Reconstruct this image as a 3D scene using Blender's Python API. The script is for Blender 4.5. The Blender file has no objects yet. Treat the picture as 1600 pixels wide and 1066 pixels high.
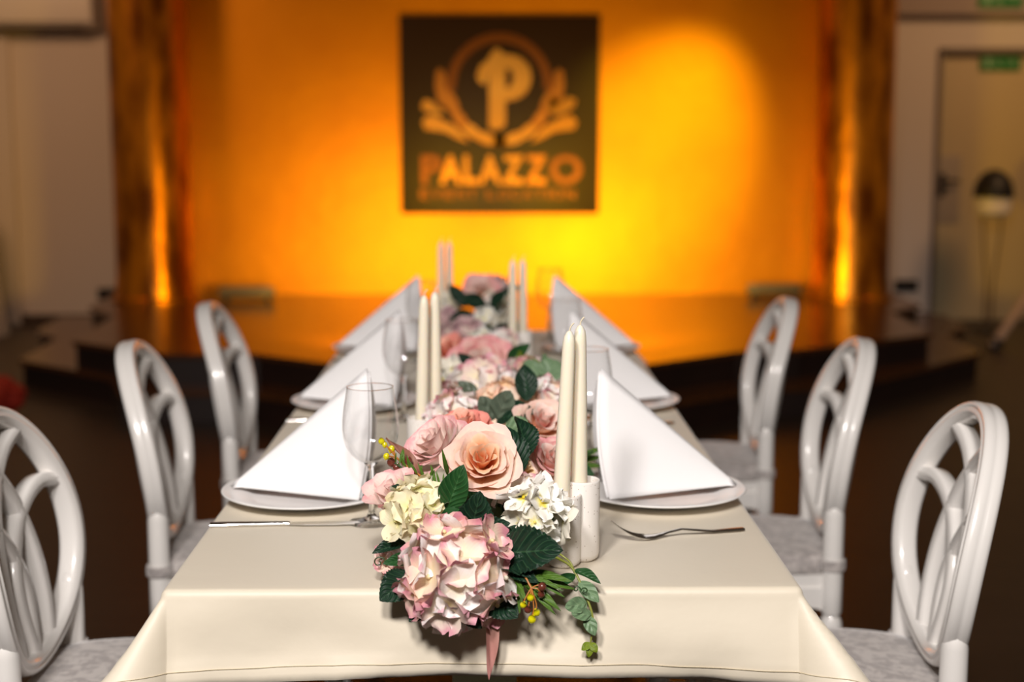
import bpy, bmesh, math, random
from mathutils import Vector, Matrix, Quaternion, noise

random.seed(7)
S = bpy.context.scene
COL = S.collection
PI = math.pi

# ------------------------------------------------------------------ camera
cam_d = bpy.data.cameras.new('camera')
cam = bpy.data.objects.new('camera', cam_d)
COL.objects.link(cam)
S.camera = cam
cam.location = (0.01, 0.0, 1.32)
PITCH, YAW = math.radians(7.9), math.radians(0.88)
cam.rotation_euler = (PI / 2 - PITCH, 0, -YAW)
cam_d.sensor_width = 36.0
cam_d.lens = 36.0 * 2222 / 1600
cam_d.clip_end = 100
cam_d.dof.use_dof = True
cam_d.dof.focus_distance = 1.86
cam_d.dof.aperture_fstop = 2.6

# ------------------------------------------------------------------ world, lights, exposure
S.view_settings.view_transform = 'Standard'
S.view_settings.look = 'None'
S.view_settings.gamma = 1.0
S.view_settings.use_curve_mapping = False
S.view_settings.exposure = 0.0

W = bpy.data.worlds.new('world')
S.world = W
W.use_nodes = True
W.node_tree.nodes['Background'].inputs[0].default_value = (1.0, 0.72, 0.50, 1)
W.node_tree.nodes['Background'].inputs[1].default_value = 0.055


def lamp(name, kind, loc, target, energy, color, size=0.2, spot=None, blend=0.5, size_y=None):
    d = bpy.data.lights.new(name, kind)
    d.energy = energy
    d.color = color
    if kind == 'AREA':
        d.shape = 'DISK' if size_y is None else 'RECTANGLE'
        d.size = size
        if size_y is not None:
            d.size_y = size_y
    elif kind == 'SPOT':
        d.shadow_soft_size = size
        d.spot_size = math.radians(spot)
        d.spot_blend = blend
    else:
        d.shadow_soft_size = size
    o = bpy.data.objects.new(name, d)
    COL.objects.link(o)
    o.location = loc
    o.rotation_euler = (Vector(target) - Vector(loc)).to_track_quat('-Z', 'Y').to_euler()
    return o


# two ceiling spotlights above and behind the camera, lighting the table
lamp('table_spotlight', 'SPOT', (-0.75, -0.75, 3.0), (0, 2.6, 0.75), 322, (1.0, 0.935, 0.89), 0.19, 58, 0.6)
lamp('table_spotlight', 'SPOT', (-0.10, -0.95, 3.0), (0, 2.6, 0.75), 322, (1.0, 0.935, 0.89), 0.19, 58, 0.6)
# warm ceiling lamps over the far end of the hall
lamp('hall_lamp', 'AREA', (-3.3, 7.4, 3.1), (-3.4, 10.3, 0.9), 36, (1.0, 0.54, 0.27), 0.8)
lamp('hall_lamp', 'AREA', (4.1, 8.1, 3.1), (3.7, 10.4, 1.0), 30, (1.0, 0.56, 0.26), 0.8)
# stage lights on the gold wall: a spot from above and a floodlight standing low on the stage behind the table
lamp('stage_spotlight', 'SPOT', (2.3, 7.8, 3.1), (1.08, 9.7, 1.20), 700, (1.0, 0.74, 0.04), 0.06, 35, 1.0)
lamp('stage_floodlight', 'SPOT', (-0.75, 7.0, 0.50), (-0.55, 9.7, 0.45), 190, (1.0, 0.54, 0.02), 0.15, 110, 1.0)
lamp('stage_floodlight', 'SPOT', (0.75, 7.0, 0.50), (1.05, 9.7, 0.45), 225, (1.0, 0.56, 0.02), 0.15, 110, 1.0)


# ------------------------------------------------------------------ helpers
def lin(h):
    h = h.lstrip('#')
    v = [int(h[i:i + 2], 16) / 255 for i in (0, 2, 4)]
    return tuple((c / 12.92 if c <= 0.04045 else ((c + 0.055) / 1.055) ** 2.4) for c in v) + (1.0,)


MATS = {}


def mat(name, color, rough=0.5, metal=0.0, spec=0.5, coat=0.0, noise_amt=0.0, noise_scale=20.0, color2=None,
        bump=0.0, bump_scale=60.0, sheen=0.0, emit=None, emit_s=0.0, trans=0.0, stretch=None, sss=0.0):
    if name in MATS:
        return MATS[name]
    m = bpy.data.materials.new(name)
    m.use_nodes = True
    nt = m.node_tree
    b = nt.nodes['Principled BSDF']
    c = lin(color) if isinstance(color, str) else color
    b.inputs['Base Color'].default_value = c
    b.inputs['Roughness'].default_value = rough
    b.inputs['Metallic'].default_value = metal
    b.inputs['Specular IOR Level'].default_value = spec
    b.inputs['Coat Weight'].default_value = coat
    b.inputs['Coat Roughness'].default_value = 0.08
    b.inputs['Sheen Weight'].default_value = sheen
    b.inputs['Transmission Weight'].default_value = trans
    if sss:
        b.inputs['Subsurface Weight'].default_value = sss
        b.inputs['Subsurface Radius'].default_value = (1.0, 0.75, 0.45)
        b.inputs['Subsurface Scale'].default_value = 0.012
    if emit:
        b.inputs['Emission Color'].default_value = lin(emit)
        b.inputs['Emission Strength'].default_value = emit_s
    if color2 or bump:
        tc = nt.nodes.new('ShaderNodeTexCoord')
        src = tc.outputs['Object']
        if stretch:
            mp = nt.nodes.new('ShaderNodeMapping')
            mp.inputs['Scale'].default_value = stretch
            nt.links.new(src, mp.inputs['Vector'])
            src = mp.outputs['Vector']
    if color2:
        n = nt.nodes.new('ShaderNodeTexNoise')
        n.inputs['Scale'].default_value = noise_scale
        n.inputs['Detail'].default_value = 5
        nt.links.new(src, n.inputs['Vector'])
        r = nt.nodes.new('ShaderNodeValToRGB')
        r.color_ramp.elements[0].position = 0.5 - noise_amt
        r.color_ramp.elements[1].position = 0.5 + noise_amt
        r.color_ramp.elements[0].color = c
        r.color_ramp.elements[1].color = lin(color2)
        nt.links.new(n.outputs['Fac'], r.inputs['Fac'])
        nt.links.new(r.outputs['Color'], b.inputs['Base Color'])
    if bump:
        n2 = nt.nodes.new('ShaderNodeTexNoise')
        n2.inputs['Scale'].default_value = bump_scale
        n2.inputs['Detail'].default_value = 4
        nt.links.new(src, n2.inputs['Vector'])
        bp = nt.nodes.new('ShaderNodeBump')
        bp.inputs['Strength'].default_value = bump
        bp.inputs['Distance'].default_value = 0.01
        nt.links.new(n2.outputs['Fac'], bp.inputs['Height'])
        nt.links.new(bp.outputs['Normal'], b.inputs['Normal'])
    MATS[name] = m
    return m


def petal_mat(name, stops, rough=0.6, trans=0.2, vein=0.07):
    """Colour runs from the foot of the petal to its rim (UV v); fine pleats along the petal."""
    if name in MATS:
        return MATS[name]
    m = bpy.data.materials.new(name)
    m.use_nodes = True
    nt = m.node_tree
    nt.nodes.remove(nt.nodes['Principled BSDF'])
    out = nt.nodes['Material Output']
    uv = nt.nodes.new('ShaderNodeUVMap')
    sp = nt.nodes.new('ShaderNodeSeparateXYZ')
    nt.links.new(uv.outputs['UV'], sp.inputs[0])
    tc = nt.nodes.new('ShaderNodeTexCoord')
    nz = nt.nodes.new('ShaderNodeTexNoise')
    nz.inputs['Scale'].default_value = 3.0
    nt.links.new(tc.outputs['Object'], nz.inputs['Vector'])
    ma = nt.nodes.new('ShaderNodeMath')
    ma.operation = 'MULTIPLY_ADD'
    nt.links.new(nz.outputs['Fac'], ma.inputs[0])
    ma.inputs[1].default_value = 0.5
    nt.links.new(sp.outputs['Y'], ma.inputs[2])
    mb = nt.nodes.new('ShaderNodeMath')
    mb.operation = 'SUBTRACT'
    nt.links.new(ma.outputs[0], mb.inputs[0])
    mb.inputs[1].default_value = 0.25
    r = nt.nodes.new('ShaderNodeValToRGB')
    els = r.color_ramp.elements
    while len(els) < len(stops):
        els.new(0.5)
    for e, (p, c) in zip(els, stops):
        e.position = p
        e.color = lin(c)
    nt.links.new(mb.outputs[0], r.inputs['Fac'])
    wv = nt.nodes.new('ShaderNodeMath')
    wv.operation = 'SINE'
    mm = nt.nodes.new('ShaderNodeMath')
    mm.operation = 'MULTIPLY'
    mm.inputs[1].default_value = 70.0
    nt.links.new(sp.outputs['X'], mm.inputs[0])
    nt.links.new(mm.outputs[0], wv.inputs[0])
    bp = nt.nodes.new('ShaderNodeBump')
    bp.inputs['Strength'].default_value = vein
    bp.inputs['Distance'].default_value = 0.002
    nt.links.new(wv.outputs[0], bp.inputs['Height'])
    d = nt.nodes.new('ShaderNodeBsdfPrincipled')
    d.inputs['Roughness'].default_value = rough
    d.inputs['Specular IOR Level'].default_value = 0.25
    nt.links.new(r.outputs['Color'], d.inputs['Base Color'])
    nt.links.new(bp.outputs['Normal'], d.inputs['Normal'])
    t = nt.nodes.new('ShaderNodeBsdfTranslucent')
    nt.links.new(r.outputs['Color'], t.inputs['Color'])
    mx = nt.nodes.new('ShaderNodeMixShader')
    mx.inputs[0].default_value = trans
    nt.links.new(d.outputs[0], mx.inputs[1])
    nt.links.new(t.outputs[0], mx.inputs[2])
    nt.links.new(mx.outputs[0], out.inputs['Surface'])
    MATS[name] = m
    return m


def leaf_mat(name, c1, c2, vein, rough=0.45, nveins=46.0):
    if name in MATS:
        return MATS[name]
    m = bpy.data.materials.new(name)
    m.use_nodes = True
    nt = m.node_tree
    b = nt.nodes['Principled BSDF']
    b.inputs['Roughness'].default_value = rough
    b.inputs['Specular IOR Level'].default_value = 0.35
    uv = nt.nodes.new('ShaderNodeUVMap')
    sp = nt.nodes.new('ShaderNodeSeparateXYZ')
    nt.links.new(uv.outputs['UV'], sp.inputs[0])

    def math_(op, a, bb=None):
        n = nt.nodes.new('ShaderNodeMath')
        n.operation = op
        for i, v in enumerate((a, bb)):
            if v is None:
                continue
            if isinstance(v, (int, float)):
                n.inputs[i].default_value = v
            else:
                nt.links.new(v, n.inputs[i])
        return n.outputs[0]
    side = math_('ABSOLUTE', math_('SUBTRACT', sp.outputs['X'], 0.5))
    wave = math_('SINE', math_('MULTIPLY', math_('SUBTRACT', sp.outputs['Y'], math_('MULTIPLY', side, 0.7)), nveins))
    veinm = math_('MAXIMUM', math_('GREATER_THAN', wave, 0.93), math_('LESS_THAN', side, 0.02))
    veinm = math_('MULTIPLY', veinm, 0.22)
    nz = nt.nodes.new('ShaderNodeTexNoise')
    nz.inputs['Scale'].default_value = 4
    nt.links.new(uv.outputs['UV'], nz.inputs['Vector'])
    m1 = nt.nodes.new('ShaderNodeMix')
    m1.data_type = 'RGBA'
    nt.links.new(nz.outputs['Fac'], m1.inputs[0])
    m1.inputs[6].default_value = lin(c1)
    m1.inputs[7].default_value = lin(c2)
    m2 = nt.nodes.new('ShaderNodeMix')
    m2.data_type = 'RGBA'
    nt.links.new(veinm, m2.inputs[0])
    nt.links.new(m1.outputs[2], m2.inputs[6])
    m2.inputs[7].default_value = lin(vein)
    nt.links.new(m2.outputs[2], b.inputs['Base Color'])
    bp = nt.nodes.new('ShaderNodeBump')
    bp.inputs['Strength'].default_value = 0.3
    bp.inputs['Distance'].default_value = 0.01
    nt.links.new(wave, bp.inputs['Height'])
    nt.links.new(bp.outputs['Normal'], b.inputs['Normal'])
    MATS[name] = m
    return m


def obj(name, mesh, m=None, parent=None, loc=(0, 0, 0), rot=None, smooth=True, scale=None):
    if isinstance(mesh, bmesh.types.BMesh):
        me = bpy.data.meshes.new(name)
        bmesh.ops.recalc_face_normals(mesh, faces=mesh.faces)
        mesh.to_mesh(me)
        mesh.free()
        mesh = me
        if smooth:
            mesh.polygons.foreach_set('use_smooth', [True] * len(mesh.polygons))
            if smooth != 'all':
                mesh.set_sharp_from_angle(angle=math.radians(40))
    if m is not None and not mesh.materials:
        mesh.materials.append(m)
    o = bpy.data.objects.new(name, mesh)
    COL.objects.link(o)
    o.location = loc
    if rot is not None:
        if isinstance(rot, Quaternion):
            o.rotation_mode = 'QUATERNION'
            o.rotation_quaternion = rot
        else:
            o.rotation_euler = rot
    if scale is not None:
        o.scale = scale if hasattr(scale, '__len__') else (scale,) * 3
    if parent is not None:
        o.parent = parent
    return o


def tag(o, label=None, cat=None, group=None, kind=None):
    if label:
        o['label'] = label
    if cat:
        o['category'] = cat
    if group:
        o['group'] = group
    if kind:
        o['kind'] = kind
    return o


def empty(name, loc=(0, 0, 0), rz=0.0):
    o = bpy.data.objects.new(name, None)
    o.empty_display_size = 0.05
    COL.objects.link(o)
    o.location = loc
    o.rotation_euler = (0, 0, rz)
    return o


def copy_tree(o, parent=None):
    c = o.copy()
    COL.objects.link(c)
    c.parent = parent
    for ch in list(o.children):
        copy_tree(ch, c)
    return c


def box(bm, c, s, bevel=0.0):
    r = bmesh.ops.create_cube(bm, size=1.0, matrix=Matrix.Translation(c) @ Matrix.Diagonal((*s, 1)))
    if bevel:
        es = list({e for v in r['verts'] for e in v.link_edges})
        bmesh.ops.bevel(bm, geom=es, offset=bevel, segments=2, affect='EDGES', profile=0.6)
    return bm


def nbox(c, s, bevel=0.0):
    return box(bmesh.new(), c, s, bevel)


def lathe(bm, prof, seg=24, c=(0, 0, 0), closed=False, flute=None):
    rings = []
    for r, z in prof:
        if r < 1e-6:
            rings.append([bm.verts.new((c[0], c[1], c[2] + z))])
        else:
            ring = []
            for i in range(seg):
                a = 2 * PI * i / seg
                rr = r * (1 + (flute(a, z) if flute else 0))
                ring.append(bm.verts.new((c[0] + rr * math.cos(a), c[1] + rr * math.sin(a), c[2] + z)))
            rings.append(ring)
    pairs = list(zip(rings[:-1], rings[1:]))
    if closed:
        pairs.append((rings[-1], rings[0]))
    for a, b in pairs:
        for i in range(seg):
            j = (i + 1) % seg
            if len(a) == 1 and len(b) == 1:
                continue
            if len(a) == 1:
                bm.faces.new((a[0], b[i], b[j]))
            elif len(b) == 1:
                bm.faces.new((a[i], a[j], b[0]))
            else:
                bm.faces.new((a[i], a[j], b[j], b[i]))
    return bm


def catmull(pts, n=6, closed=False):
    P = [Vector(p) for p in pts]
    out = []
    N = len(P)
    rng = range(N) if closed else range(N - 1)
    for i in rng:
        if closed:
            p0, p1, p2, p3 = P[i - 1], P[i], P[(i + 1) % N], P[(i + 2) % N]
        else:
            p0 = P[i - 1] if i > 0 else P[i] * 2 - P[i + 1]
            p1, p2 = P[i], P[i + 1]
            p3 = P[i + 2] if i + 2 < N else P[i + 1] * 2 - P[i]
        for k in range(n):
            t = k / n
            out.append(0.5 * ((2 * p1) + (p2 - p0) * t + (2 * p0 - 5 * p1 + 4 * p2 - p3) * t * t
                              + (3 * p1 - p0 - 3 * p2 + p3) * t ** 3))
    if not closed:
        out.append(P[-1].copy())
    return out


def tube(bm, pts, r, seg=8, cap=True):
    """Round tube along a list of points; r is a number or a function of 0..1."""
    P = [Vector(p) for p in pts]
    n = len(P)
    rings = []
    ref = None
    for i, p in enumerate(P):
        t = (P[min(i + 1, n - 1)] - P[max(i - 1, 0)]).normalized()
        if ref is None:
            ref = t.orthogonal().normalized()
        ref = (ref - t * ref.dot(t)).normalized()
        b = t.cross(ref)
        rr = r(i / (n - 1)) if callable(r) else r
        rings.append([bm.verts.new(p + (ref * math.cos(2 * PI * k / seg) + b * math.sin(2 * PI * k / seg)) * rr)
                      for k in range(seg)])
    for a, b in zip(rings[:-1], rings[1:]):
        for k in range(seg):
            bm.faces.new((a[k], a[(k + 1) % seg], b[(k + 1) % seg], b[k]))
    if cap:
        bm.faces.new(rings[0][::-1])
        bm.faces.new(rings[-1])
    return bm


def sweep(bm, pts, prof, normal, closed=False):
    """Sweep a closed profile [(in_plane, out_of_plane)] along a planar path with the plane's normal."""
    P = [Vector(p) for p in pts]
    n = len(P)
    nn = Vector(normal).normalized()
    rings = []
    for i, p in enumerate(P):
        if closed:
            t = P[(i + 1) % n] - P[i - 1]
        else:
            t = P[min(i + 1, n - 1)] - P[max(i - 1, 0)]
        t.normalize()
        s = t.cross(nn).normalized()
        rings.append([bm.verts.new(p + s * a + nn * d) for a, d in prof])
    m = len(prof)
    prs = list(zip(rings[:-1], rings[1:]))
    if closed:
        prs.append((rings[-1], rings[0]))
    for a, b in prs:
        for k in range(m):
            bm.faces.new((a[k], a[(k + 1) % m], b[(k + 1) % m], b[k]))
    if not closed:
        bm.faces.new(rings[0][::-1])
        bm.faces.new(rings[-1])
    return bm


def prism(bm, pts, z0, z1):
    lo = [bm.verts.new((x, y, z0)) for x, y in pts]
    hi = [bm.verts.new((x, y, z1)) for x, y in pts]
    n = len(pts)
    bm.faces.new(lo[::-1])
    bm.faces.new(hi)
    for i in range(n):
        bm.faces.new((lo[i], lo[(i + 1) % n], hi[(i + 1) % n], hi[i]))
    return bm


# ------------------------------------------------------------------ materials
M_floor = mat('floor_wood', '#33241a', 0.42, color2='#231711', noise_amt=0.25, noise_scale=3.0, stretch=(0.6, 6, 1), bump=0.05, bump_scale=20)
M_stage = mat('stage_wood', '#5a3416', 0.26, color2='#40220e', noise_amt=0.25, noise_scale=4.0, stretch=(0.8, 9, 1), coat=0.2)
M_riser = mat('stage_riser_wood', '#2a1710', 0.45, color2='#1d0f0a', noise_amt=0.3, noise_scale=6)
M_wall = mat('wall_paint', '#d8cfc6', 0.8, bump=0.03, bump_scale=80)
M_gold = mat('gold_wall_paint', '#f2a000', 0.45, metal=0.5, color2='#e08c00', noise_amt=0.3, noise_scale=2.2, bump=0.25, bump_scale=9)
M_goldcol = mat('gold_leaf_column', '#d78a1c', 0.33, metal=0.75, color2='#7a4208', noise_amt=0.12, noise_scale=7, bump=0.5, bump_scale=9, stretch=(1, 1, 0.35))
M_panel = mat('logo_panel_lacquer', '#2a1911', 0.45, spec=0.3)
M_logo = mat('logo_gold', '#c8862e', 0.28, metal=1.0, bump=0.6, bump_scale=3)
M_white = mat('chair_white_lacquer', '#f1eeea', 0.28, coat=0.7)
M_cushion = mat('cushion_crushed_velvet', '#c9c2be', 0.75, color2='#a59e9c', noise_amt=0.08, noise_scale=60, sheen=0.5, bump=0.25, bump_scale=90)
M_cloth = mat('tablecloth_satin', '#e5dbc7', 0.5, sheen=0.25, bump=0.10, bump_scale=22)
M_tableleg = mat('table_leg_paint', '#c9cfae', 0.5)
M_tabletop = mat('table_board', '#b59a78', 0.5)
M_porc = mat('porcelain', '#f9f8f7', 0.3, spec=0.25)
M_napkin = mat('napkin_paper', '#fbfafb', 0.85, bump=0.05, bump_scale=300)
M_steel = mat('cutlery_steel', '#d8d6d3', 0.16, metal=1.0)
M_wax = mat('candle_wax', '#fff0da', 0.4, sss=0.5)
M_wick = mat('candle_wick', '#e8dcc0', 0.8)
M_black = mat('black_plastic', '#15120f', 0.5)
M_door = mat('door_paint', '#c4b188', 0.55)
M_frame = mat('door_frame_paint', '#cfc4b8', 0.6)
M_dark = mat('baseboard_and_slot_shade', '#4a3d34', 0.8)  # baseboard brown, also the painted shade of the air outlet slot
M_green = mat('exit_sign_green', '#0f7a35', 0.5)
M_signw = mat('exit_sign_white', '#e8efe4', 0.5)
M_acw = mat('air_conditioner_plastic', '#e6e1d8', 0.45)


def terrazzo():
    m = bpy.data.materials.new('speckled_concrete')
    m.use_nodes = True
    nt = m.node_tree
    b = nt.nodes['Principled BSDF']
    b.inputs['Roughness'].default_value = 0.7
    tc = nt.nodes.new('ShaderNodeTexCoord')
    v = nt.nodes.new('ShaderNodeTexVoronoi')
    v.inputs['Scale'].default_value = 260
    nt.links.new(tc.outputs['Object'], v.inputs['Vector'])
    w = nt.nodes.new('ShaderNodeTexNoise')
    w.inputs['Scale'].default_value = 120
    nt.links.new(tc.outputs['Object'], w.inputs['Vector'])
    a = nt.nodes.new('ShaderNodeMath')
    a.operation = 'LESS_THAN'
    nt.links.new(v.outputs['Distance'], a.inputs[0])
    a.inputs[1].default_value = 0.20
    c = nt.nodes.new('ShaderNodeMath')
    c.operation = 'GREATER_THAN'
    nt.links.new(w.outputs['Fac'], c.inputs[0])
    c.inputs[1].default_value = 0.54
    d = nt.nodes.new('ShaderNodeMath')
    d.operation = 'MULTIPLY'
    nt.links.new(a.outputs[0], d.inputs[0])
    nt.links.new(c.outputs[0], d.inputs[1])
    mx = nt.nodes.new('ShaderNodeMix')
    mx.data_type = 'RGBA'
    nt.links.new(d.outputs[0], mx.inputs[0])
    mx.inputs[6].default_value = lin('#f1ece6')
    mx.inputs[7].default_value = lin('#a08a78')
    nt.links.new(mx.outputs[2], b.inputs['Base Color'])
    return m


M_terrazzo = terrazzo()


def thin_glass():
    """Thin clear glass: Fresnel reflection over a clear pane."""
    m = bpy.data.materials.new('wine_glass_bowl')
    m.use_nodes = True
    nt = m.node_tree
    nt.nodes.remove(nt.nodes['Principled BSDF'])
    out = nt.nodes['Material Output']
    t = nt.nodes.new('ShaderNodeBsdfTransparent')
    t.inputs[0].default_value = (0.985, 0.985, 0.985, 1)
    g = nt.nodes.new('ShaderNodeBsdfGlossy')
    g.inputs['Roughness'].default_value = 0.02
    lw = nt.nodes.new('ShaderNodeLayerWeight')
    lw.inputs['Blend'].default_value = 0.5
    pw = nt.nodes.new('ShaderNodeMath')
    pw.operation = 'POWER'
    nt.links.new(lw.outputs['Facing'], pw.inputs[0])
    pw.inputs[1].default_value = 2.6
    mp = nt.nodes.new('ShaderNodeMath')
    mp.operation = 'MULTIPLY_ADD'
    nt.links.new(pw.outputs[0], mp.inputs[0])
    mp.inputs[1].default_value = 0.75
    mp.inputs[2].default_value = 0.06
    mx = nt.nodes.new('ShaderNodeMixShader')
    nt.links.new(mp.outputs[0], mx.inputs[0])
    nt.links.new(t.outputs[0], mx.inputs[1])
    nt.links.new(g.outputs[0], mx.inputs[2])
    nt.links.new(mx.outputs[0], out.inputs['Surface'])
    return m


M_glass = thin_glass()
M_glass_solid = mat('wine_glass_stem', '#ffffff', 0.02, trans=1.0)

# ------------------------------------------------------------------ setting
YW, YB = 9.7, 10.5          # gold wall, walls beside it
tag(obj('floor', nbox((0, 4.5, -0.05), (11, 16, 0.1)), M_floor), kind='structure')
tag(obj('wall_gold', nbox((0.1, YW + 0.1, 1.6), (4.9, 0.2, 3.2)), M_gold), kind='structure')
tag(obj('wall_left', nbox((-4.2, YB + 0.1, 1.6), (3.5, 0.2, 3.2)), M_wall), kind='structure')
tag(obj('wall_pier', nbox((-4.45, YB - 0.02, 1.6), (2.0, 0.04, 3.2)), M_wall), kind='structure')
# right wall with the door opening
bm = bmesh.new()
DX0, DX1, DZ = 3.30, 4.25, 2.01
box(bm, ((2.4 + DX0) / 2, YB + 0.1, 1.6), (DX0 - 2.4, 0.2, 3.2))
box(bm, ((DX1 + 5.5) / 2, YB + 0.1, 1.6), (5.5 - DX1, 0.2, 3.2))
box(bm, ((DX0 + DX1) / 2, YB + 0.1, (DZ + 3.2) / 2), (DX1 - DX0, 0.2, 3.2 - DZ))
tag(obj('wall_right', bm, M_wall), kind='structure')
tag(obj('trim_1', nbox((4.0, YB - 0.06, 2.55), (2.6, 0.12, 0.62), 0.005), mat('bulkhead_paint', '#a89a92', 0.8)), kind='structure')
tag(obj('baseboard_left', nbox((-3.9, YB - 0.012, 0.035), (2.6, 0.022, 0.07)), M_dark), kind='structure')
tag(obj('baseboard_right', nbox((2.85, YB - 0.012, 0.035), (0.88, 0.022, 0.07)), M_dark), kind='structure')
door = tag(obj('door_1', nbox(((DX0 + DX1) / 2, YB + 0.08, 1.0), (DX1 - DX0 - 0.02, 0.045, 1.98), 0.003), M_door), kind='structure')
fr = bmesh.new()
box(fr, (DX0 - 0.005, YB + 0.02, 1.0), (0.03, 0.09, 2.0))
box(fr, (DX1 + 0.005, YB + 0.02, 1.0), (0.03, 0.09, 2.0))
box(fr, ((DX0 + DX1) / 2, YB + 0.02, DZ - 0.015), (DX1 - DX0 + 0.03, 0.09, 0.035))
obj('door_frame', fr, mat('door_frame_grey', '#7d7168', 0.6), door)
lk = obj('lock_plate', nbox((3.40, YB + 0.052, 0.985), (0.19, 0.012, 0.50), 0.004), mat('lock_plate_metal', '#a89a88', 0.5), door)
h = bmesh.new()
box(h, (3.355, YB + 0.04, 1.02), (0.05, 0.02, 0.17), 0.008)
tube(h, catmull([(3.355, YB + 0.04, 1.05), (3.355, YB - 0.01, 1.05), (3.39, YB - 0.02, 1.05), (3.47, YB - 0.02, 1.045)], 4), 0.013, 10)
obj('door_handle', h, M_black, door)

# round gold columns in front of the wall ends
for nm, x, lab in (('column', -2.21, 'round gold-leafed column between the logo wall and the air conditioner wall'),
                   ('column', 2.41, 'round gold-leafed column between the logo wall and the door wall')):
    c = bmesh.new()
    lathe(c, [(0, 0.0), (0.285, 0.0), (0.285, 0.02), (0.262, 0.03), (0.256, 0.10), (0.25, 0.15), (0.25, 2.9), (0.27, 2.95), (0.27, 3.0), (0, 3.0)], 48)
    o = obj('gold_column', c, M_goldcol, loc=(x, YW - 0.27, 0.30))
    tag(o, lab, 'column')

# two-step stage
up = [(-2.55, YW + 0.0), (-2.50, 8.95), (-2.22, 8.5), (-2.16, 7.41), (-1.59, 6.93), (-1.13, 6.93), (-0.73, 6.62), (0.72, 6.56),
      (1.23, 6.98), (1.56, 7.05), (2.39, 7.62), (2.44, 8.6), (2.74, 9.0), (2.78, YW + 0.0)]
low = [(-2.90, YW + 0.0), (-2.85, 9.0), (-2.60, 8.6), (-2.55, 7.74), (-1.92, 7.18), (-1.75, 6.72), (-1.15, 6.72), (-0.78, 6.42), (0.80, 6.36),
       (1.28, 6.78), (1.75, 6.85), (2.15, 7.25), (2.77, 7.93), (2.82, 8.7), (3.08, 9.1), (3.12, YW + 0.0)]


def step_piece(pts, z0, z1, name, parent):
    b = prism(bmesh.new(), pts, z0, z1 - 0.025)
    o = obj(name, b, M_riser, parent, smooth=False)
    cx = sum(p[0] for p in pts) / len(pts)
    big = [(cx + (x - cx) * 1.006, y - 0.018 if y < YW - 0.01 else y) for x, y in pts]
    obj('tread', prism(bmesh.new(), big, z1 - 0.025, z1), M_stage, o, smooth=False)
    return o


stage = empty('stage', (0, 0, 0))
tag(stage, 'low dark wooden stage with two angled steps under the gold wall', 'stage')
step_piece(low, 0.0, 0.15, 'lower_step', stage)
step_piece(up, 0.15, 0.30, 'upper_step', stage)

# ------------------------------------------------------------------ logo panel
PX0, PX1, PZ0, PZ1 = -0.592, 0.745, 0.85, 2.165
panel = empty('logo_panel', ((PX0 + PX1) / 2, YW - 0.0215, PZ0))
tag(panel, 'square dark brown panel with gold wreath emblem and lettering on gold wall', 'sign')
PC = ((PX1 - PX0), (PZ1 - PZ0))
obj('board', nbox((0, 0, PC[1] / 2), (PC[0], 0.04, PC[1]), 0.004), M_panel, panel)
K = PC[0] / 940.0
M_logodim = mat('logo_gold_dark', '#7a4820', 0.4, metal=0.8)  # darker, browner tone of the emblem gold
M_logomid = mat('logo_gold_mid', '#a86a26', 0.34, metal=0.9)  # middle tone of the emblem gold


def lp(cx, cy):      # panel-local coordinates of a mark on the emblem drawing
    return ((cx - 548) * K, (545 - cy) * K + PC[1] / 2)


def flat(name, loops, th=0.012, m=None):
    """Raised emblem piece: outline in the drawing, filled and extruded."""
    bm = bmesh.new()
    edges = []
    for lo in loops:
        vs = []
        for p in lo:
            x, z = lp(*p)
            vs.append(bm.verts.new((x, -0.02, z)))
        for i in range(len(vs)):
            edges.append(bm.edges.new((vs[i], vs[(i + 1) % len(vs)])))
    bmesh.ops.triangle_fill(bm, edges=edges, use_beauty=True)
    r = bmesh.ops.extrude_face_region(bm, geom=list(bm.faces))
    for v in r['geom']:
        if isinstance(v, bmesh.types.BMVert):
            v.co.y -= th
    return obj(name, bm, m or M_logo, panel, smooth=False)


def circ(cx, cy, rx, ry, n=40, a0=0.0, a1=2 * PI):
    return [(cx + rx * math.cos(a0 + (a1 - a0) * i / n), cy + ry * math.sin(a0 + (a1 - a0) * i / n)) for i in range(n)]


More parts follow.
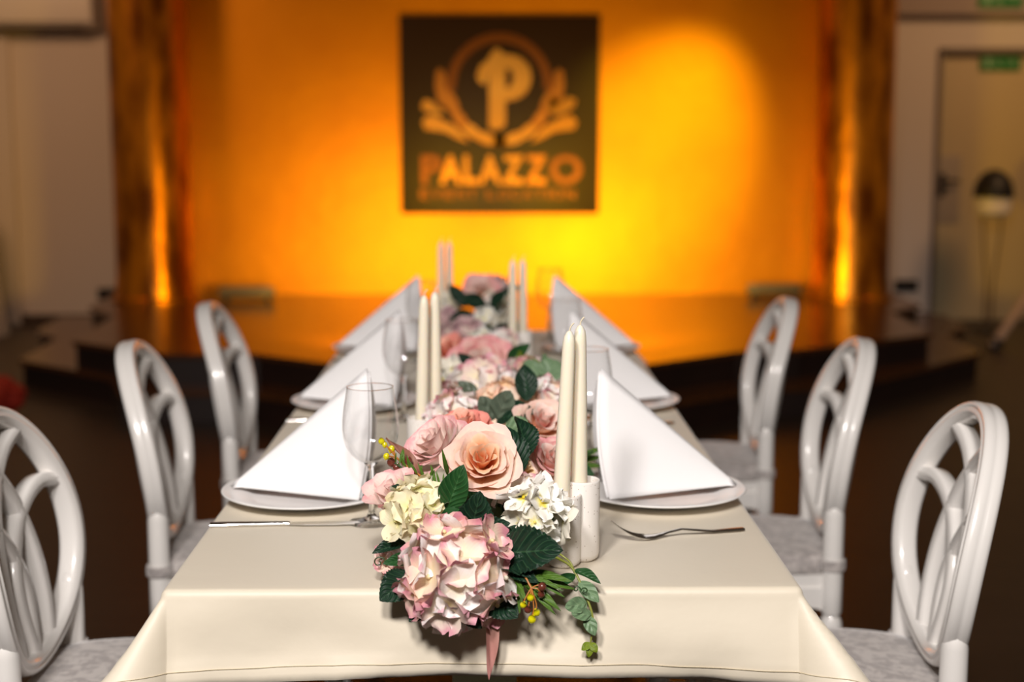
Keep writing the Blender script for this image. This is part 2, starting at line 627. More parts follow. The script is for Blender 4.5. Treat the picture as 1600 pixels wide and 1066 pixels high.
# ring: upper arc, tapering into the wreath below
arc_o = [(548 + 248 * math.cos(a), 412 + 250 * math.sin(a)) for a in [PI * 0.98 + i * (1.04 * PI) / 40 for i in range(41)]]
arc_i = [(548 + 208 * math.cos(a), 412 + 206 * math.sin(a)) for a in [PI * 0.98 + i * (1.04 * PI) / 40 for i in range(41)]]
flat('emblem_ring', [arc_o + arc_i[::-1]], 0.012, M_logodim)
for s in (1, -1):
    for k in range(5):                     # overlapping wreath leaves along the lower ring
        a = PI / 2 + s * (0.05 + 0.31 * k)
        cx, cy = 548 + 236 * math.cos(a), 412 + 250 * math.sin(a)
        tx, ty = -math.sin(a) * s, math.cos(a) * s
        nx, ny = math.cos(a), math.sin(a)
        pts = []
        for i in range(16):
            b = 2 * PI * i / 16
            u, v = math.cos(b) * 62, math.sin(b) * 26 * (1 - 0.35 * math.cos(b))
            pts.append((cx + tx * u + nx * v, cy + ty * u + ny * v - 8 * 0))
        flat('wreath_leaf', [pts], 0.010 + 0.002 * (k % 2), M_logomid if k in (0, 3, 4) else M_logo)
    mir = (lambda p: (1096 - p[0], p[1])) if s < 0 else (lambda p: p)
    shapes = [
        [(250, 340), (268, 325), (290, 345), (296, 410), (312, 470), (318, 520), (285, 505), (255, 470), (244, 410)],
        [(178, 500), (195, 470), (225, 478), (250, 505), (290, 530), (270, 540), (215, 530), (188, 522)],
        [(182, 575), (205, 545), (250, 548), (290, 572), (340, 600), (385, 645), (400, 672), (350, 655), (290, 622), (235, 615), (195, 610)],
    ]
    if s < 0:
        shapes[1] = [(1096 - x, y) for x, y in [(775, 470), (800, 460), (838, 480), (870, 458), (908, 470), (900, 505), (850, 535), (800, 542), (772, 515)]]
    for sh in shapes:
        flat('side_leaf', [[mir(p) for p in sh]], 0.012, M_logomid if sh is shapes[0] else M_logo)
# the letter P with its flag
bowl = [(500, 268), (545, 262), (600, 262), (650, 278), (685, 315), (697, 365), (688, 415), (660, 452), (620, 472), (575, 478), (575, 590), (535, 615), (497, 602), (497, 340)]
hole = [(575, 325), (600, 330), (615, 365), (605, 405), (575, 420)]
flat('letter_p', [bowl, hole], 0.02)
flat('letter_flag', [[(540, 232), (568, 262), (520, 300), (500, 345), (478, 400), (455, 395), (440, 360), (455, 315), (490, 290), (512, 250)]], 0.016)


def letter(ch, x0, x1, y0, y1, th, name, m=M_logo):
    cu = bpy.data.curves.new(name, 'FONT')
    cu.body = ch
    cu.extrude = 0.02
    cu.offset = 0.035 if y1 - y0 > 60 else 0.01
    t = bpy.data.objects.new(name, cu)
    COL.objects.link(t)
    dg = bpy.context.evaluated_depsgraph_get()
    me = bpy.data.meshes.new_from_object(t.evaluated_get(dg))
    bpy.data.objects.remove(t)
    xs = [v.co.x for v in me.vertices]
    ys = [v.co.y for v in me.vertices]
    ax, az = lp(x0, y1)
    bx, bz = lp(x1, y0)
    sx = (bx - ax) / (max(xs) - min(xs))
    sz = (bz - az) / (max(ys) - min(ys))
    for v in me.vertices:
        x, y, z = v.co
        v.co = (ax + (x - min(xs)) * sx, -0.02 - th / 2 - z / 0.02 * th / 2, az + (y - min(ys)) * sz)
    me.materials.clear()
    me.materials.append(m)
    o = bpy.data.objects.new(name, me)
    COL.objects.link(o)
    o.parent = panel
    return o


for ch, a, b, ml in (('P', 175, 272, M_logodim), ('A', 262, 368, M_logo), ('L', 376, 446, M_logo), ('A', 448, 556, M_logo), ('Z', 560, 660, M_logo),
                     ('Z', 668, 770, M_logomid), ('O', 785, 938, M_logodim)):
    letter(ch, a, b, 730, 866, 0.012, 'letter', ml)
x = 170
for ch in 'EVENT':
    letter(ch, x, x + 44, 890, 936, 0.006, 'small_letter', M_logodim)
    x += 57
x = 484
for ch in 'LOCATION':
    w = 14 if ch == 'I' else 44
    letter(ch, x, x + w, 890, 936, 0.006, 'small_letter', M_logodim)
    x += w + 14

# ------------------------------------------------------------------ things at the far wall
def led_bar(loc, label, lx):
    r = empty('wall_washer', loc)
    tag(r, label, 'stage light')
    obj('housing', nbox((0, 0, 0.055), (0.36, 0.075, 0.06), 0.008), mat('washer_housing', '#5f5850', 0.5, metal=0.4), r)
    for s in (-1, 1):
        obj('bracket', nbox((s * 0.14, 0, 0.0135), (0.03, 0.07, 0.027), 0.003), M_black, r)
    obj('lens_strip', nbox((0, 0.012, 0.088), (0.33, 0.04, 0.008), 0.002), mat('washer_lens', '#8f8678', 0.25), r)


led_bar((-1.58, 9.28, 0.30), 'grey wall washer bar on stage floor beside the air conditioner side column', 0.9)
led_bar((1.90, 9.42, 0.30), 'grey wall washer bar on stage floor beside the door side column', -1.0)

ac = empty('air_conditioner', (-3.45, YB - 0.042, 2.13))
tag(ac, 'white wall-mounted air conditioner unit', 'air conditioner')
b = bmesh.new()
prism(b, [(-0.02, 0.0), (-0.14, 0.0), (-0.21, 0.04), (-0.235, 0.12), (-0.235, 0.27), (-0.2, 0.31), (-0.02, 0.31)], -0.64, 0.66)
bmesh.ops.rotate(b, verts=b.verts, matrix=Matrix(((0, 0, 1), (1, 0, 0), (0, 1, 0))), cent=(0, 0, 0))
obj('body', b, M_acw, ac, loc=(0, 0.02, 0))
obj('louver', nbox((0, -0.17, 0.012), (1.16, 0.06, 0.012), 0.003), mat('louver_grey', '#8f8880', 0.5), ac)
obj('slot_shade', nbox((0, -0.10, 0.004), (1.16, 0.07, 0.012)), M_dark, ac)  # thin dark strip painting in the shade of the vent slit

for nm, loc, lab in (('power_socket', (-2.80, YB - 0.012, 0.222), 'black double socket low on the wall under the air conditioner'),
                     ('power_socket', (3.105, YB - 0.012, 0.275), 'black double socket low on the wall beside the door')):
    r = empty('power_socket', loc)
    tag(r, lab, 'socket')
    obj('plate', nbox((0, 0, 0), (0.17, 0.024, 0.085), 0.006), M_black, r)
    for s in (-1, 1):
        bm = lathe(bmesh.new(), [(0, 0), (0.028, 0), (0.031, 0.006), (0.026, 0.012), (0.022, 0.004), (0, 0.003)], 20)
        obj('outlet', bm, M_black, r, loc=(s * 0.042, -0.012, 0), rot=(PI / 2, 0, 0))


def exit_sign(loc, w, hgt, label):
    r = empty('exit_sign', loc)
    tag(r, label, 'sign')
    obj('plate', nbox((0, 0, hgt / 2), (w, 0.014, hgt), 0.003), M_green, r)
    a = bmesh.new()                        # running figure, door and arrow in white
    k = hgt
    box(a, (-w * 0.30, -0.009, hgt * 0.5), (w * 0.10, 0.004, hgt * 0.62))
    tube(a, [(-w * .12, -0.009, hgt * .62), (-w * .04, -0.009, hgt * .42), (-w * .10, -0.009, hgt * .2)], k * .06, 6)
    tube(a, [(-w * .04, -0.009, hgt * .42), (w * .03, -0.009, hgt * .22)], k * .06, 6)
    tube(a, [(w * .14, -0.009, hgt * .5), (w * .36, -0.009, hgt * .5)], k * .06, 6)
    tube(a, [(w * .28, -0.009, hgt * .7), (w * .37, -0.009, hgt * .5), (w * .28, -0.009, hgt * .3)], k * .06, 6)
    obj('pictogram', a, mat('pictogram_paint', '#9cc7a0', 0.5), r)


exit_sign((3.75, YB + 0.0475, 1.85), 0.30, 0.115, 'green escape sign stuck on the door leaf')
exit_sign((3.67, YB - 0.125, 2.285), 0.32, 0.16, 'green escape sign on the bulkhead above the door')

# floor lamp in front of the door
fl = empty('floor_lamp', (3.535, 9.95, 0.0))
tag(fl, 'slim floor lamp with black dome over white bowl before the door', 'lamp')
obj('base', lathe(bmesh.new(), [(0, 0), (0.11, 0), (0.11, 0.012), (0.09, 0.02), (0, 0.022)], 32), M_black, fl)
for s in (-1, 1):
    obj('rod', tube(bmesh.new(), catmull([(s * 0.02, 0, 0.015), (s * 0.028, 0, 0.35), (s * 0.055, 0, 0.65), (s * 0.065, 0, 0.84)], 5), 0.008, 8), mat('lamp_rod_metal', '#5a4a3a', 0.4, metal=0.5), fl)
obj('bowl', lathe(bmesh.new(), [(0, 0.80), (0.07, 0.805), (0.115, 0.84), (0.125, 0.90), (0.125, 0.955), (0, 0.955)], 32), mat('lamp_bowl_white', '#efe6dc', 0.35), fl)
obj('shade', lathe(bmesh.new(), [(0, 0.95), (0.14, 0.95), (0.138, 0.99), (0.12, 1.06), (0.08, 1.115), (0.03, 1.14), (0, 1.145)], 32), M_black, fl)

# tall cloth-covered stand by the far wall
dr = tag(obj('draped_stand', lathe(bmesh.new(), [(0, 1.06), (0.22, 1.06), (0.235, 1.05), (0.25, 0.9), (0.30, 0.5), (0.36, 0.02), (0.36, 0.0), (0, 0.0)], 96,
         flute=lambda a, z: 0.035 * math.sin(a * 12) * (1.06 - z) / 1.06), mat('drape_white', '#e9dfd2', 0.8), loc=(-3.72, 9.85, 0)),
         'tall bar table under a white floor-length cover beside the wall pier', 'table')

# wooden tripod, one leg reaching into view
tr = empty('wooden_tripod', (3.95, 9.2, 0))
tag(tr, 'pale wooden tripod leg standing on the floor beside the stage', 'tripod')
for fx, fy in ((3.26, 9.05), (4.5, 8.95), (4.1, 9.95)):
    a, t = Vector((fx - 3.95, fy - 9.2, 0.02)), Vector((0.02 * (fx - 3.95), 0.02 * (fy - 9.2), 0.95))
    lg = obj('leg', tube(bmesh.new(), [a, a.lerp(t, 0.5), t], 0.035, 12), mat('pale_wood', '#b89a80', 0.5), tr)
    obj('rubber_foot', tube(bmesh.new(), [a - Vector((0, 0, 0.02)), a.lerp(t, 0.05)], 0.04, 12), M_black, lg)
obj('head', lathe(bmesh.new(), [(0, 0.9), (0.07, 0.9), (0.08, 0.93), (0.08, 0.97), (0.05, 1.0), (0, 1.0)], 20), M_black, tr)

# red bundle on the floor
bm = bmesh.new()
bmesh.ops.create_icosphere(bm, subdivisions=4, radius=1.0)
for v in bm.verts:
    n = noise.noise(v.co * 2.3) * 0.22 + noise.noise(v.co * 6) * 0.08
    v.co = v.co * (1 + n)
    v.co.x *= 0.17
    v.co.y *= 0.13
    v.co.z = max(v.co.z * 0.11 + 0.085, 0.0)
tag(obj('red_bundle', bm, mat('red_cloth', '#a02208', 0.8), loc=(-2.45, 6.9, 0)), 'crumpled red cloth bundle on the floor beside the stage step', 'cloth')

# ------------------------------------------------------------------ table and cloth
TW, TY0, TY1, TZ = 0.405, 1.778, 4.32, 0.75
tb = empty('dining_table', (0, (TY0 + TY1) / 2, 0))
tag(tb, 'long dining table on pale green panel legs under the cream cloth', 'table')
TL = TY1 - TY0
obj('tabletop', nbox((0, 0, TZ - 0.018), (TW * 2 - 0.008, TL - 0.008, 0.028), 0.003), M_tabletop, tb)
for yy in (-TL / 2 + 0.30, 0, TL / 2 - 0.30):
    lg = obj('leg', nbox((0, yy, 0.38), (0.096, 0.06, 0.69), 0.004), M_tableleg, tb)
    obj('foot', nbox((0, yy, 0.02), (0.55, 0.08, 0.04), 0.008), M_tableleg, lg)

HANG = 0.118


def axis_samples(a, b, h, n_mid, rho=0.012):
    side = [0.0, 0.003, 0.006, 0.010, 0.014, 0.018, 0.024] + [0.024 + (h - 0.024) * i / 10 for i in range(1, 11)]
    lo = [a - s for s in side[::-1]]
    hi = [b + s for s in side]
    mid = [a + (b - a) * i / n_mid for i in range(1, n_mid)]
    return lo + mid + hi


def cloth_point(x, y):
    dx = max(abs(x) - TW, 0.0)
    dy = max(TY0 - y, y - TY1, 0.0)
    bx = max(-TW, min(TW, x))
    by = max(TY0, min(TY1, y))
    d = math.hypot(dx, dy)
    wr = noise.noise(Vector((x * 3, y * 3, 0))) * 0.0008 + noise.noise(Vector((x * 14, y * 5, 3))) * 0.0005
    if d < 1e-9:
        return Vector((bx, by, TZ + 0.002 + wr))
    al = math.atan2(dy, dx)
    ox = math.cos(al) * (1 if x > 0 else -1)
    oy = math.sin(al) * (-1 if y < TY0 else 1)
    # the cloth flares out towards the corners, where its fullness gathers
    e = (abs(bx) - (TW - 0.16)) / 0.16 if dy > 0 else 1.0
    if dx > 0:
        e = min(e, (max(TY0 + 0.16 - by, by - TY1 + 0.16)) / 0.16)
    e = max(0.0, min(1.0, e))
    e = e * e * (3 - 2 * e)
    f = 0.05 + 0.22 * e + 0.50 * max(math.sin(2 * al), 0) ** 1.5
    rho = 0.010
    th = min(d / rho, PI / 2)
    hor = rho * math.sin(th)
    ver = rho * (1 - math.cos(th))
    rest = max(d - rho * PI / 2, 0)
    hor += rest * f
    ver += rest * math.sqrt(1 - f * f)
    # soft billows of the hanging part
    k = min(rest / 0.1, 1.0)
    s = x if dy > 0 else y
    bil = (noise.noise(Vector((x * 4.5, y * 4.5, d * 6))) * 0.034 + noise.noise(Vector((x * 13, y * 13, d * 12))) * 0.008 + noise.noise(Vector((x * 34, y * 34, d * 10))) * 0.002 * k) * k
    hor += bil
    # hem drops a little away from the middle of the front edge
    if dy > 0:
        ver += 0.015 * k * (abs(bx) / TW) ** 2 + 0.006 * k * noise.noise(Vector((x * 4, 9, 0)))
    if d > HANG - 0.019:
        hor += 0.0018
    return Vector((bx + ox * hor, by + oy * hor, TZ + 0.002 - ver + wr * (1 - k)))


xs = axis_samples(-TW, TW, HANG, 60)
ys = axis_samples(TY0, TY1, HANG, 130)
bm = bmesh.new()
grid = [[bm.verts.new(cloth_point(x, y)) for x in xs] for y in ys]
for j in range(len(ys) - 1):
    for i in range(len(xs) - 1):
        bm.faces.new((grid[j][i], grid[j][i + 1], grid[j + 1][i + 1], grid[j + 1][i]))
cl = obj('tablecloth', bm, M_cloth, smooth='all')
so = cl.modifiers.new('thickness', 'SOLIDIFY')
so.thickness = 0.0012
so.offset = -1
tag(cl, 'cream satin cloth hanging over the edges of the long table', 'tablecloth')
# hem seam: a fine stitched ridge around the cloth
seam = []
hs = HANG - 0.018
for i in range(0, 121):
    seam.append(cloth_point(-TW - hs + (TW * 2 + 2 * hs) * i / 120, TY0 - hs) + Vector((0, -0.0012, 0)))
obj('hem_seam', tube(bmesh.new(), seam, 0.0005, 5), mat('hem_thread', '#d3c6a8', 0.8), cl)

# ------------------------------------------------------------------ chairs
BH, BA, BB = 0.693, 0.199, 0.199      # height, half width, half height of the oval
TILT, CURVE = 0.168, 0.037            # lean of the back, and how far its sides come forward


def bp(u, v):                          # point on the leaning, gently curved back
    return Vector((-v * BB * TILT + CURVE * u * u, u * BA, BH + v * BB))


BN = Vector((1, 0, TILT)).normalized()


def make_chair():
    r = empty('dining_chair')
    prof = [(-0.011, -0.019), (-0.005, -0.0205), (0.005, -0.0205), (0.012, -0.018), (0.0145, -0.012), (0.0145, -0.003), (0.0132, 0.0), (0.0145, 0.003),
            (0.0145, 0.012), (0.012, 0.018), (0.008, 0.0205), (0.005, 0.0175), (0.002, 0.0175), (0.0, 0.021), (-0.005, 0.0205), (-0.009, 0.016), (-0.0135, 0.014), (-0.0145, 0.006),
            (-0.0145, -0.012)]
    pts = [bp(math.cos(a) * (1 - 0.055 * math.sin(a)), math.sin(a)) for a in [2 * PI * i / 80 for i in range(80)]]
    obj('back_frame', sweep(bmesh.new(), pts, prof, BN, True), M_white, r, smooth='all')
    bprof = [(-0.012, -0.015), (-0.006, -0.019), (0.006, -0.019), (0.012, -0.015), (0.013, 0.004), (0.010, 0.012), (0.004, 0.011), (0, 0.015),
             (-0.004, 0.011), (-0.010, 0.012), (-0.013, 0.004)]
    for s in (1, -1):
        for path in ([(.58, .83), (.24, .69), (-.04, .48), (-.24, .22), (-.38, -.15), (-.41, -.55), (-.34, -.95)],
                     [(.98, .28), (.66, .31), (.33, .17), (.08, -.06), (-.07, -.32), (-.09, -.58), (.0, -1.0)]):
            p = catmull([bp(s * u, v) for u, v in path], 7)
            obj('back_bar', sweep(bmesh.new(), p, bprof, BN), M_white, r, smooth='all')
    for s in (1, -1):                  # rear legs run up beside the oval
        y = s * 0.166
        post = [(0, 0.0), (0.014, 0.0), (0.017, 0.03), (0.016, 0.10), (0.021, 0.26), (0.022, 0.272), (0.017, 0.28), (0.022, 0.295), (0.025, 0.315),
                (0.022, 0.335), (0.017, 0.345), (0.022, 0.355), (0.0215, 0.40), (0.021, 0.56), (0.018, 0.578), (0.010, 0.590), (0, 0.594)]
        lg = obj('leg', lathe(bmesh.new(), post, 20), M_white, r, loc=(0.046, y, 0))
        fy = s * 0.19
        fpost = [(0, 0.0), (0.012, 0.0), (0.015, 0.03), (0.015, 0.08), (0.021, 0.25), (0.023, 0.262), (0.018, 0.272), (0.023, 0.29), (0.026, 0.31),
                 (0.022, 0.33), (0.018, 0.338), (0.024, 0.35), (0.024, 0.425), (0, 0.427)]
        obj('leg', lathe(bmesh.new(), fpost, 20), M_white, r, loc=(0.40, fy, 0))
        tie = [(0.026, 0.445), (0.027, 0.455), (0.026, 0.466), (0.0215, 0.466), (0.0215, 0.445)]
        obj('cushion_tie', lathe(bmesh.new(), tie, 20, closed=True), M_cushion, r, loc=(0.046, y, 0))
    # seat frame with a shaped apron
    sf = bmesh.new()
    prism(sf, [(0.03, -0.165), (0.42, -0.205), (0.435, -0.15), (0.435, 0.15), (0.42, 0.205), (0.03, 0.165)], 0.405, 0.432)
    obj('seat_frame', sf, M_white, r, smooth=False)
    for s in (1, -1):
        ap = bmesh.new()
        prof2 = [(0.03, 0.405), (0.03, 0.345), (0.08, 0.362), (0.15, 0.368), (0.21, 0.355), (0.27, 0.368), (0.34, 0.362), (0.39, 0.345), (0.39, 0.405)]
        v0 = [ap.verts.new((x, s * (0.15 + x * 0.09), z)) for x, z in prof2]
        v1 = [ap.verts.new((x, s * (0.168 + x * 0.09), z)) for x, z in prof2]
        n = len(prof2)
        ap.faces.new(v0)
        ap.faces.new(v1[::-1])
        for i in range(n):
            ap.faces.new((v0[i], v0[(i + 1) % n], v1[(i + 1) % n], v1[i]))
        obj('apron', ap, M_white, r, smooth=False)
        obj('stretcher', tube(bmesh.new(), [(0.046, s * 0.166, 0.19), (0.21, s * 0.178, 0.19), (0.40, s * 0.19, 0.19)], lambda t: 0.009 + 0.004 * math.sin(PI * t), 10), M_white, r)
    obj('stretcher', tube(bmesh.new(), [(0.21, -0.178, 0.19), (0.21, 0, 0.19), (0.21, 0.178, 0.19)], lambda t: 0.009 + 0.004 * math.sin(PI * t), 10), M_white, r)
    # cushion
    cu = bmesh.new()
    N = 24
    outline = []
    for i in range(4 * N):
        a = 2 * PI * i / (4 * N)
        c, s_ = math.cos(a), math.sin(a)
        q = (abs(c) ** 5 + abs(s_) ** 5) ** (-1 / 5)
        X = 0.228 + 0.205 * q * c
        Y = q * s_ * (0.165 + 0.10 * X)
        outline.append((X, Y))
    layers = [(0.93, 0.430), (0.99, 0.434), (1.0, 0.446), (0.995, 0.460), (0.96, 0.469), (0.85, 0.474), (0.55, 0.478), (0.25, 0.480)]
    rings = []
    for f, z in layers:
        rings.append([cu.verts.new((0.228 + (X - 0.228) * f, Y * f, z + 0.002 * noise.noise(Vector((X * 12, Y * 12, f))))) for X, Y in outline])
    for a, b in zip(rings[:-1], rings[1:]):
        for i in range(4 * N):
            cu.faces.new((a[i], a[(i + 1) % (4 * N)], b[(i + 1) % (4 * N)], b[i]))
    cu.faces.new(rings[0][::-1])
    cu.faces.new(rings[-1])
    obj('seat_cushion', cu, M_cushion, r, smooth='all')
    return r


chair0 = make_chair()
CY = (2.285, 3.085, 3.885)
chairs = [(-0.762, 2.219, 0.0), (-0.723, 2.995, 0.052), (-0.706, 3.74, 0.023), (0.773, 2.235, PI - 0.064), (0.778, 3.013, PI - 0.075), (0.789, 3.835, PI - 0.04)]
ords = ('at the flower-draped table end', 'at mid table', 'at the stage end of the table')
sides = ('air-conditioner side', 'door side')
for i, (x, y, rz) in enumerate(chairs):
    c = chair0 if i == 0 else copy_tree(chair0)
    c.location = (x, y, 0)
    c.rotation_euler = (0, 0, rz)
    tag(c, 'white oval-back chair ' + ords[i % 3] + ', ' + sides[i // 3], 'chair', 'white oval-back chairs along the table')

# ------------------------------------------------------------------ place settings
def plate_mesh():
    bm = bmesh.new()
    lathe(bm, [(0, 0.0), (0.080, 0.0), (0.082, 0.004), (0.095, 0.0075), (0.136, 0.0165), (0.1385, 0.018), (0.1375, 0.0195), (0.1345, 0.019),
               (0.100, 0.0115), (0.092, 0.008), (0.085, 0.0065), (0, 0.0065)], 72)
    return bm


plate_bm = plate_mesh()


def napkin_mesh():
    """Pyramid fold: ridge from the high point down to the outer corner, a wing on either side."""
    bm = bmesh.new()
    A = Vector((0.094, 0.0, 0.196))     # apex
    O = Vector((-0.128, 0.0, 0.004))    # outer corner
    N = 14
    for layer, (sy, inset) in enumerate(((-1, 0.0), (1, 0.0), (-1, 1.0), (1, 1.0))):
        Bc = Vector((0.088, sy * 0.078, 0.0))
        rows = []
        for i in range(N + 1):
            t = i / N                   # 0 at the outer corner, 1 at the vertical edge
            top = O.lerp(A, t)
            bot = O.lerp(Bc, t)
            row = []
            for j in range(N + 1):
                s = j / N
                p = top.lerp(bot, s)
                bul = math.sin(PI * s) * t * 0.012 + math.sin(PI * s * 2) * 0.003 * t
                p.y += sy * bul
                p.x += 0.010 * math.sin(PI * s) * t * t - 0.003 * s * t
                if inset:
                    p.y -= sy * (0.004 + 0.006 * s)
                    p.x += 0.004
                    p.z = p.z * 0.985 - 0.002 * (1 - s)
                    p.z = max(p.z, 0.0005)
                row.append(bm.verts.new(p))
            rows.append(row)
        for i in range(N):
            for j in range(N):
                bm.faces.new((rows[i][j], rows[i + 1][j], rows[i + 1][j + 1], rows[i][j + 1]))
    bmesh.ops.remove_doubles(bm, verts=bm.verts, dist=0.0004)
    return bm


def solidify(o, t):
    m = o.modifiers.new('thickness', 'SOLIDIFY')
    m.thickness = t
    m.offset = 0
    return o


def knife_parts():
    r = empty('table_knife')
    h = bmesh.new()                     # handle along x, from the outer end inwards
    P = [(0.0, 0.0065, 0.0035), (0.02, 0.0068, 0.0038), (0.08, 0.0055, 0.0036), (0.112, 0.0042, 0.0034), (0.118, 0.0048, 0.003)]
    rings = []
    for x, w, t in P:
        rings.append([h.verts.new((x, w * math.cos(a), 0.0038 + t * math.sin(a))) for a in [2 * PI * k / 14 for k in range(14)]])
    for a, b in zip(rings[:-1], rings[1:]):
        for k in range(14):
            h.faces.new((a[k], a[(k + 1) % 14], b[(k + 1) % 14], b[k]))
    h.faces.new(rings[0][::-1])
    h.faces.new(rings[-1])
    obj('handle', h, M_steel, r)
    b = bmesh.new()
    out = [(0.116, -0.0045), (0.14, -0.0085), (0.19, -0.010), (0.215, -0.0085), (0.232, 0.0), (0.236, 0.0055), (0.20, 0.0065), (0.14, 0.006), (0.116, 0.0045)]
    prism(b, out, 0.0026, 0.0042)
    obj('blade', b, M_steel, r, smooth=False)
    return r


def fork_parts():
    r = empty('table_fork')

    def zf(x):
        return 0.003 + 0.010 * max(0, 1 - abs(x - 0.105) / 0.05) ** 2 * 0.9 + (0.020 * ((x - 0.15) / 0.05) ** 2 if x > 0.15 else 0)
    st = [(0.0, 0.006), (0.01, 0.0075), (0.05, 0.006), (0.10, 0.0033), (0.12, 0.0034), (0.135, 0.008), (0.146, 0.0118), (0.158, 0.0125)]
    bm = bmesh.new()
    rows = []
    for x, w in st:
        z = zf(x)
        rows.append([bm.verts.new((x, y, z + dz)) for y, dz in ((-w, 0.0004), (-w * .6, 0.0018), (w * .6, 0.0018), (w, 0.0004), (w * .6, -0.0008), (-w * .6, -0.0008))])
    for a, b in zip(rows[:-1], rows[1:]):
        for k in range(6):
            bm.faces.new((a[k], a[(k + 1) % 6], b[(k + 1) % 6], b[k]))
    bm.faces.new(rows[0][::-1])
    bm.faces.new(rows[-1])
    obj('handle', bm, M_steel, r)
    for k in range(4):
        y = -0.0108 + k * 0.0072
        tb_ = tube(bmesh.new(), [(0.154 + 0.052 * i / 8, y * (1 - 0.06 * i / 8), zf(0.154 + 0.052 * i / 8) + 0.0005) for i in range(9)], lambda t: 0.0016 - 0.0009 * t * t, 8)
        obj('tine', tb_, M_steel, r)
    return r


def glass_parts():
    r = empty('wine_glass')
    obj('foot', lathe(bmesh.new(), [(0, 0), (0.034, 0), (0.0345, 0.0012), (0.032, 0.0025), (0.018, 0.005), (0.008, 0.009), (0.0045, 0.016),
                                    (0.004, 0.05), (0.0042, 0.078), (0.0065, 0.088), (0.011, 0.0925), (0, 0.0925)], 40), M_glass_solid, r, smooth='all')
    outer = [(0.0, 0.0925), (0.010, 0.0925), (0.020, 0.097), (0.030, 0.106), (0.0375, 0.118), (0.0415, 0.132), (0.0425, 0.145), (0.0418, 0.160),
             (0.0395, 0.178), (0.0365, 0.195), (0.0345, 0.208)]
    obj('bowl', lathe(bmesh.new(), outer, 64), M_glass, r, smooth='all')
    obj('rim', lathe(bmesh.new(), [(0.0345 + 0.0007 * math.cos(a), 0.208 + 0.0007 * math.sin(a)) for a in [2 * PI * k / 8 for k in range(8)]], 64, closed=True), M_glass_solid, r, smooth='all')
    return r


knife0, fork0, glass0 = knife_parts(), fork_parts(), glass_parts()
plate0 = obj('dinner_plate', plate_bm, M_porc, smooth='all')
napkin0 = solidify(obj('napkin', napkin_mesh(), M_napkin, smooth='all'), 0.0016)
used = set()


def inst(proto):
    if proto.name not in used:
        used.add(proto.name)
        return proto
    return copy_tree(proto)


PYS = (2.245, 3.055, 3.87)
where = ords
for side in (-1, 1):
    sd = sides[0] if side < 0 else sides[1]
    for k, py in enumerate(PYS):
        rz = 0 if side < 0 else PI      # settings are modelled for the negative-x side
        px_ = side * 0.284
        w = where[k] + ', ' + sd

        def put(proto, dx, dy, dz, label, cat, group, extra=0.0):
            o = inst(proto)
            ca, sa = math.cos(rz), math.sin(rz)
            o.location = (px_ + dx * ca - dy * sa, py + dx * sa + dy * ca, TZ + 0.0025 + dz)
            o.rotation_euler = (0, 0, rz + extra)
            tag(o, label, cat, group)
            return o
        put(plate0, 0, 0, 0, 'round white plate ' + w, 'plate', 'dinner plates')
        put(napkin0, 0.003, 0, 0.0162, 'white pyramid-folded napkin on the plate ' + w, 'napkin', 'folded napkins', (0.0, 0.05, -0.04)[k] * side)
        put(knife0, -0.125, -0.172, 0, 'steel knife beside the plate ' + w, 'knife', 'table knives', 0.05)
        put(fork0, -0.100, 0.205 if side > 0 else 0.19, 0, 'steel fork beside the plate ' + w, 'fork', 'table forks', 0.28 if side > 0 else 0.0)
        put(glass0, 0.114 if side < 0 else 0.10, -0.148 if side < 0 else -0.24, 0, 'empty wine glass ' + w, 'glass', 'wine glasses')

# ------------------------------------------------------------------ candle holders and candles
def cup(bm_h):
    hgt = bm_h
    return lathe(bmesh.new(), [(0, 0.0), (0.017, 0.0), (0.0225, 0.004), (0.0245, 0.011), (0.0248, hgt - 0.002), (0.0242, hgt), (0.0225, hgt + 0.0005), (0.0212, hgt - 0.002),
                               (0.0205, hgt - 0.03), (0.013, hgt - 0.032), (0, hgt - 0.032)], 40)


def taper(length, lean, name='taper_candle'):
    bm = bmesh.new()
    prof = [(0, 0), (0.0112, 0.0), (0.0115, 0.004), (0.0106, length * 0.45), (0.0088, length * 0.9), (0.0083, length - 0.016), (0.0072, length - 0.008), (0.004, length - 0.002), (0.0015, length), (0, length)]
    lathe(bm, prof, 28)
    o = obj(name, bm, M_wax, smooth='all')
    wk = tube(bmesh.new(), catmull([(0, 0, length - 0.002), (0.0008, 0, length + 0.004), (0.003, 0, length + 0.008), (0.0055, 0.001, length + 0.010)], 3), 0.0011, 6)
    obj('wick', wk, M_wick, o)
    o.rotation_euler = lean
    return o


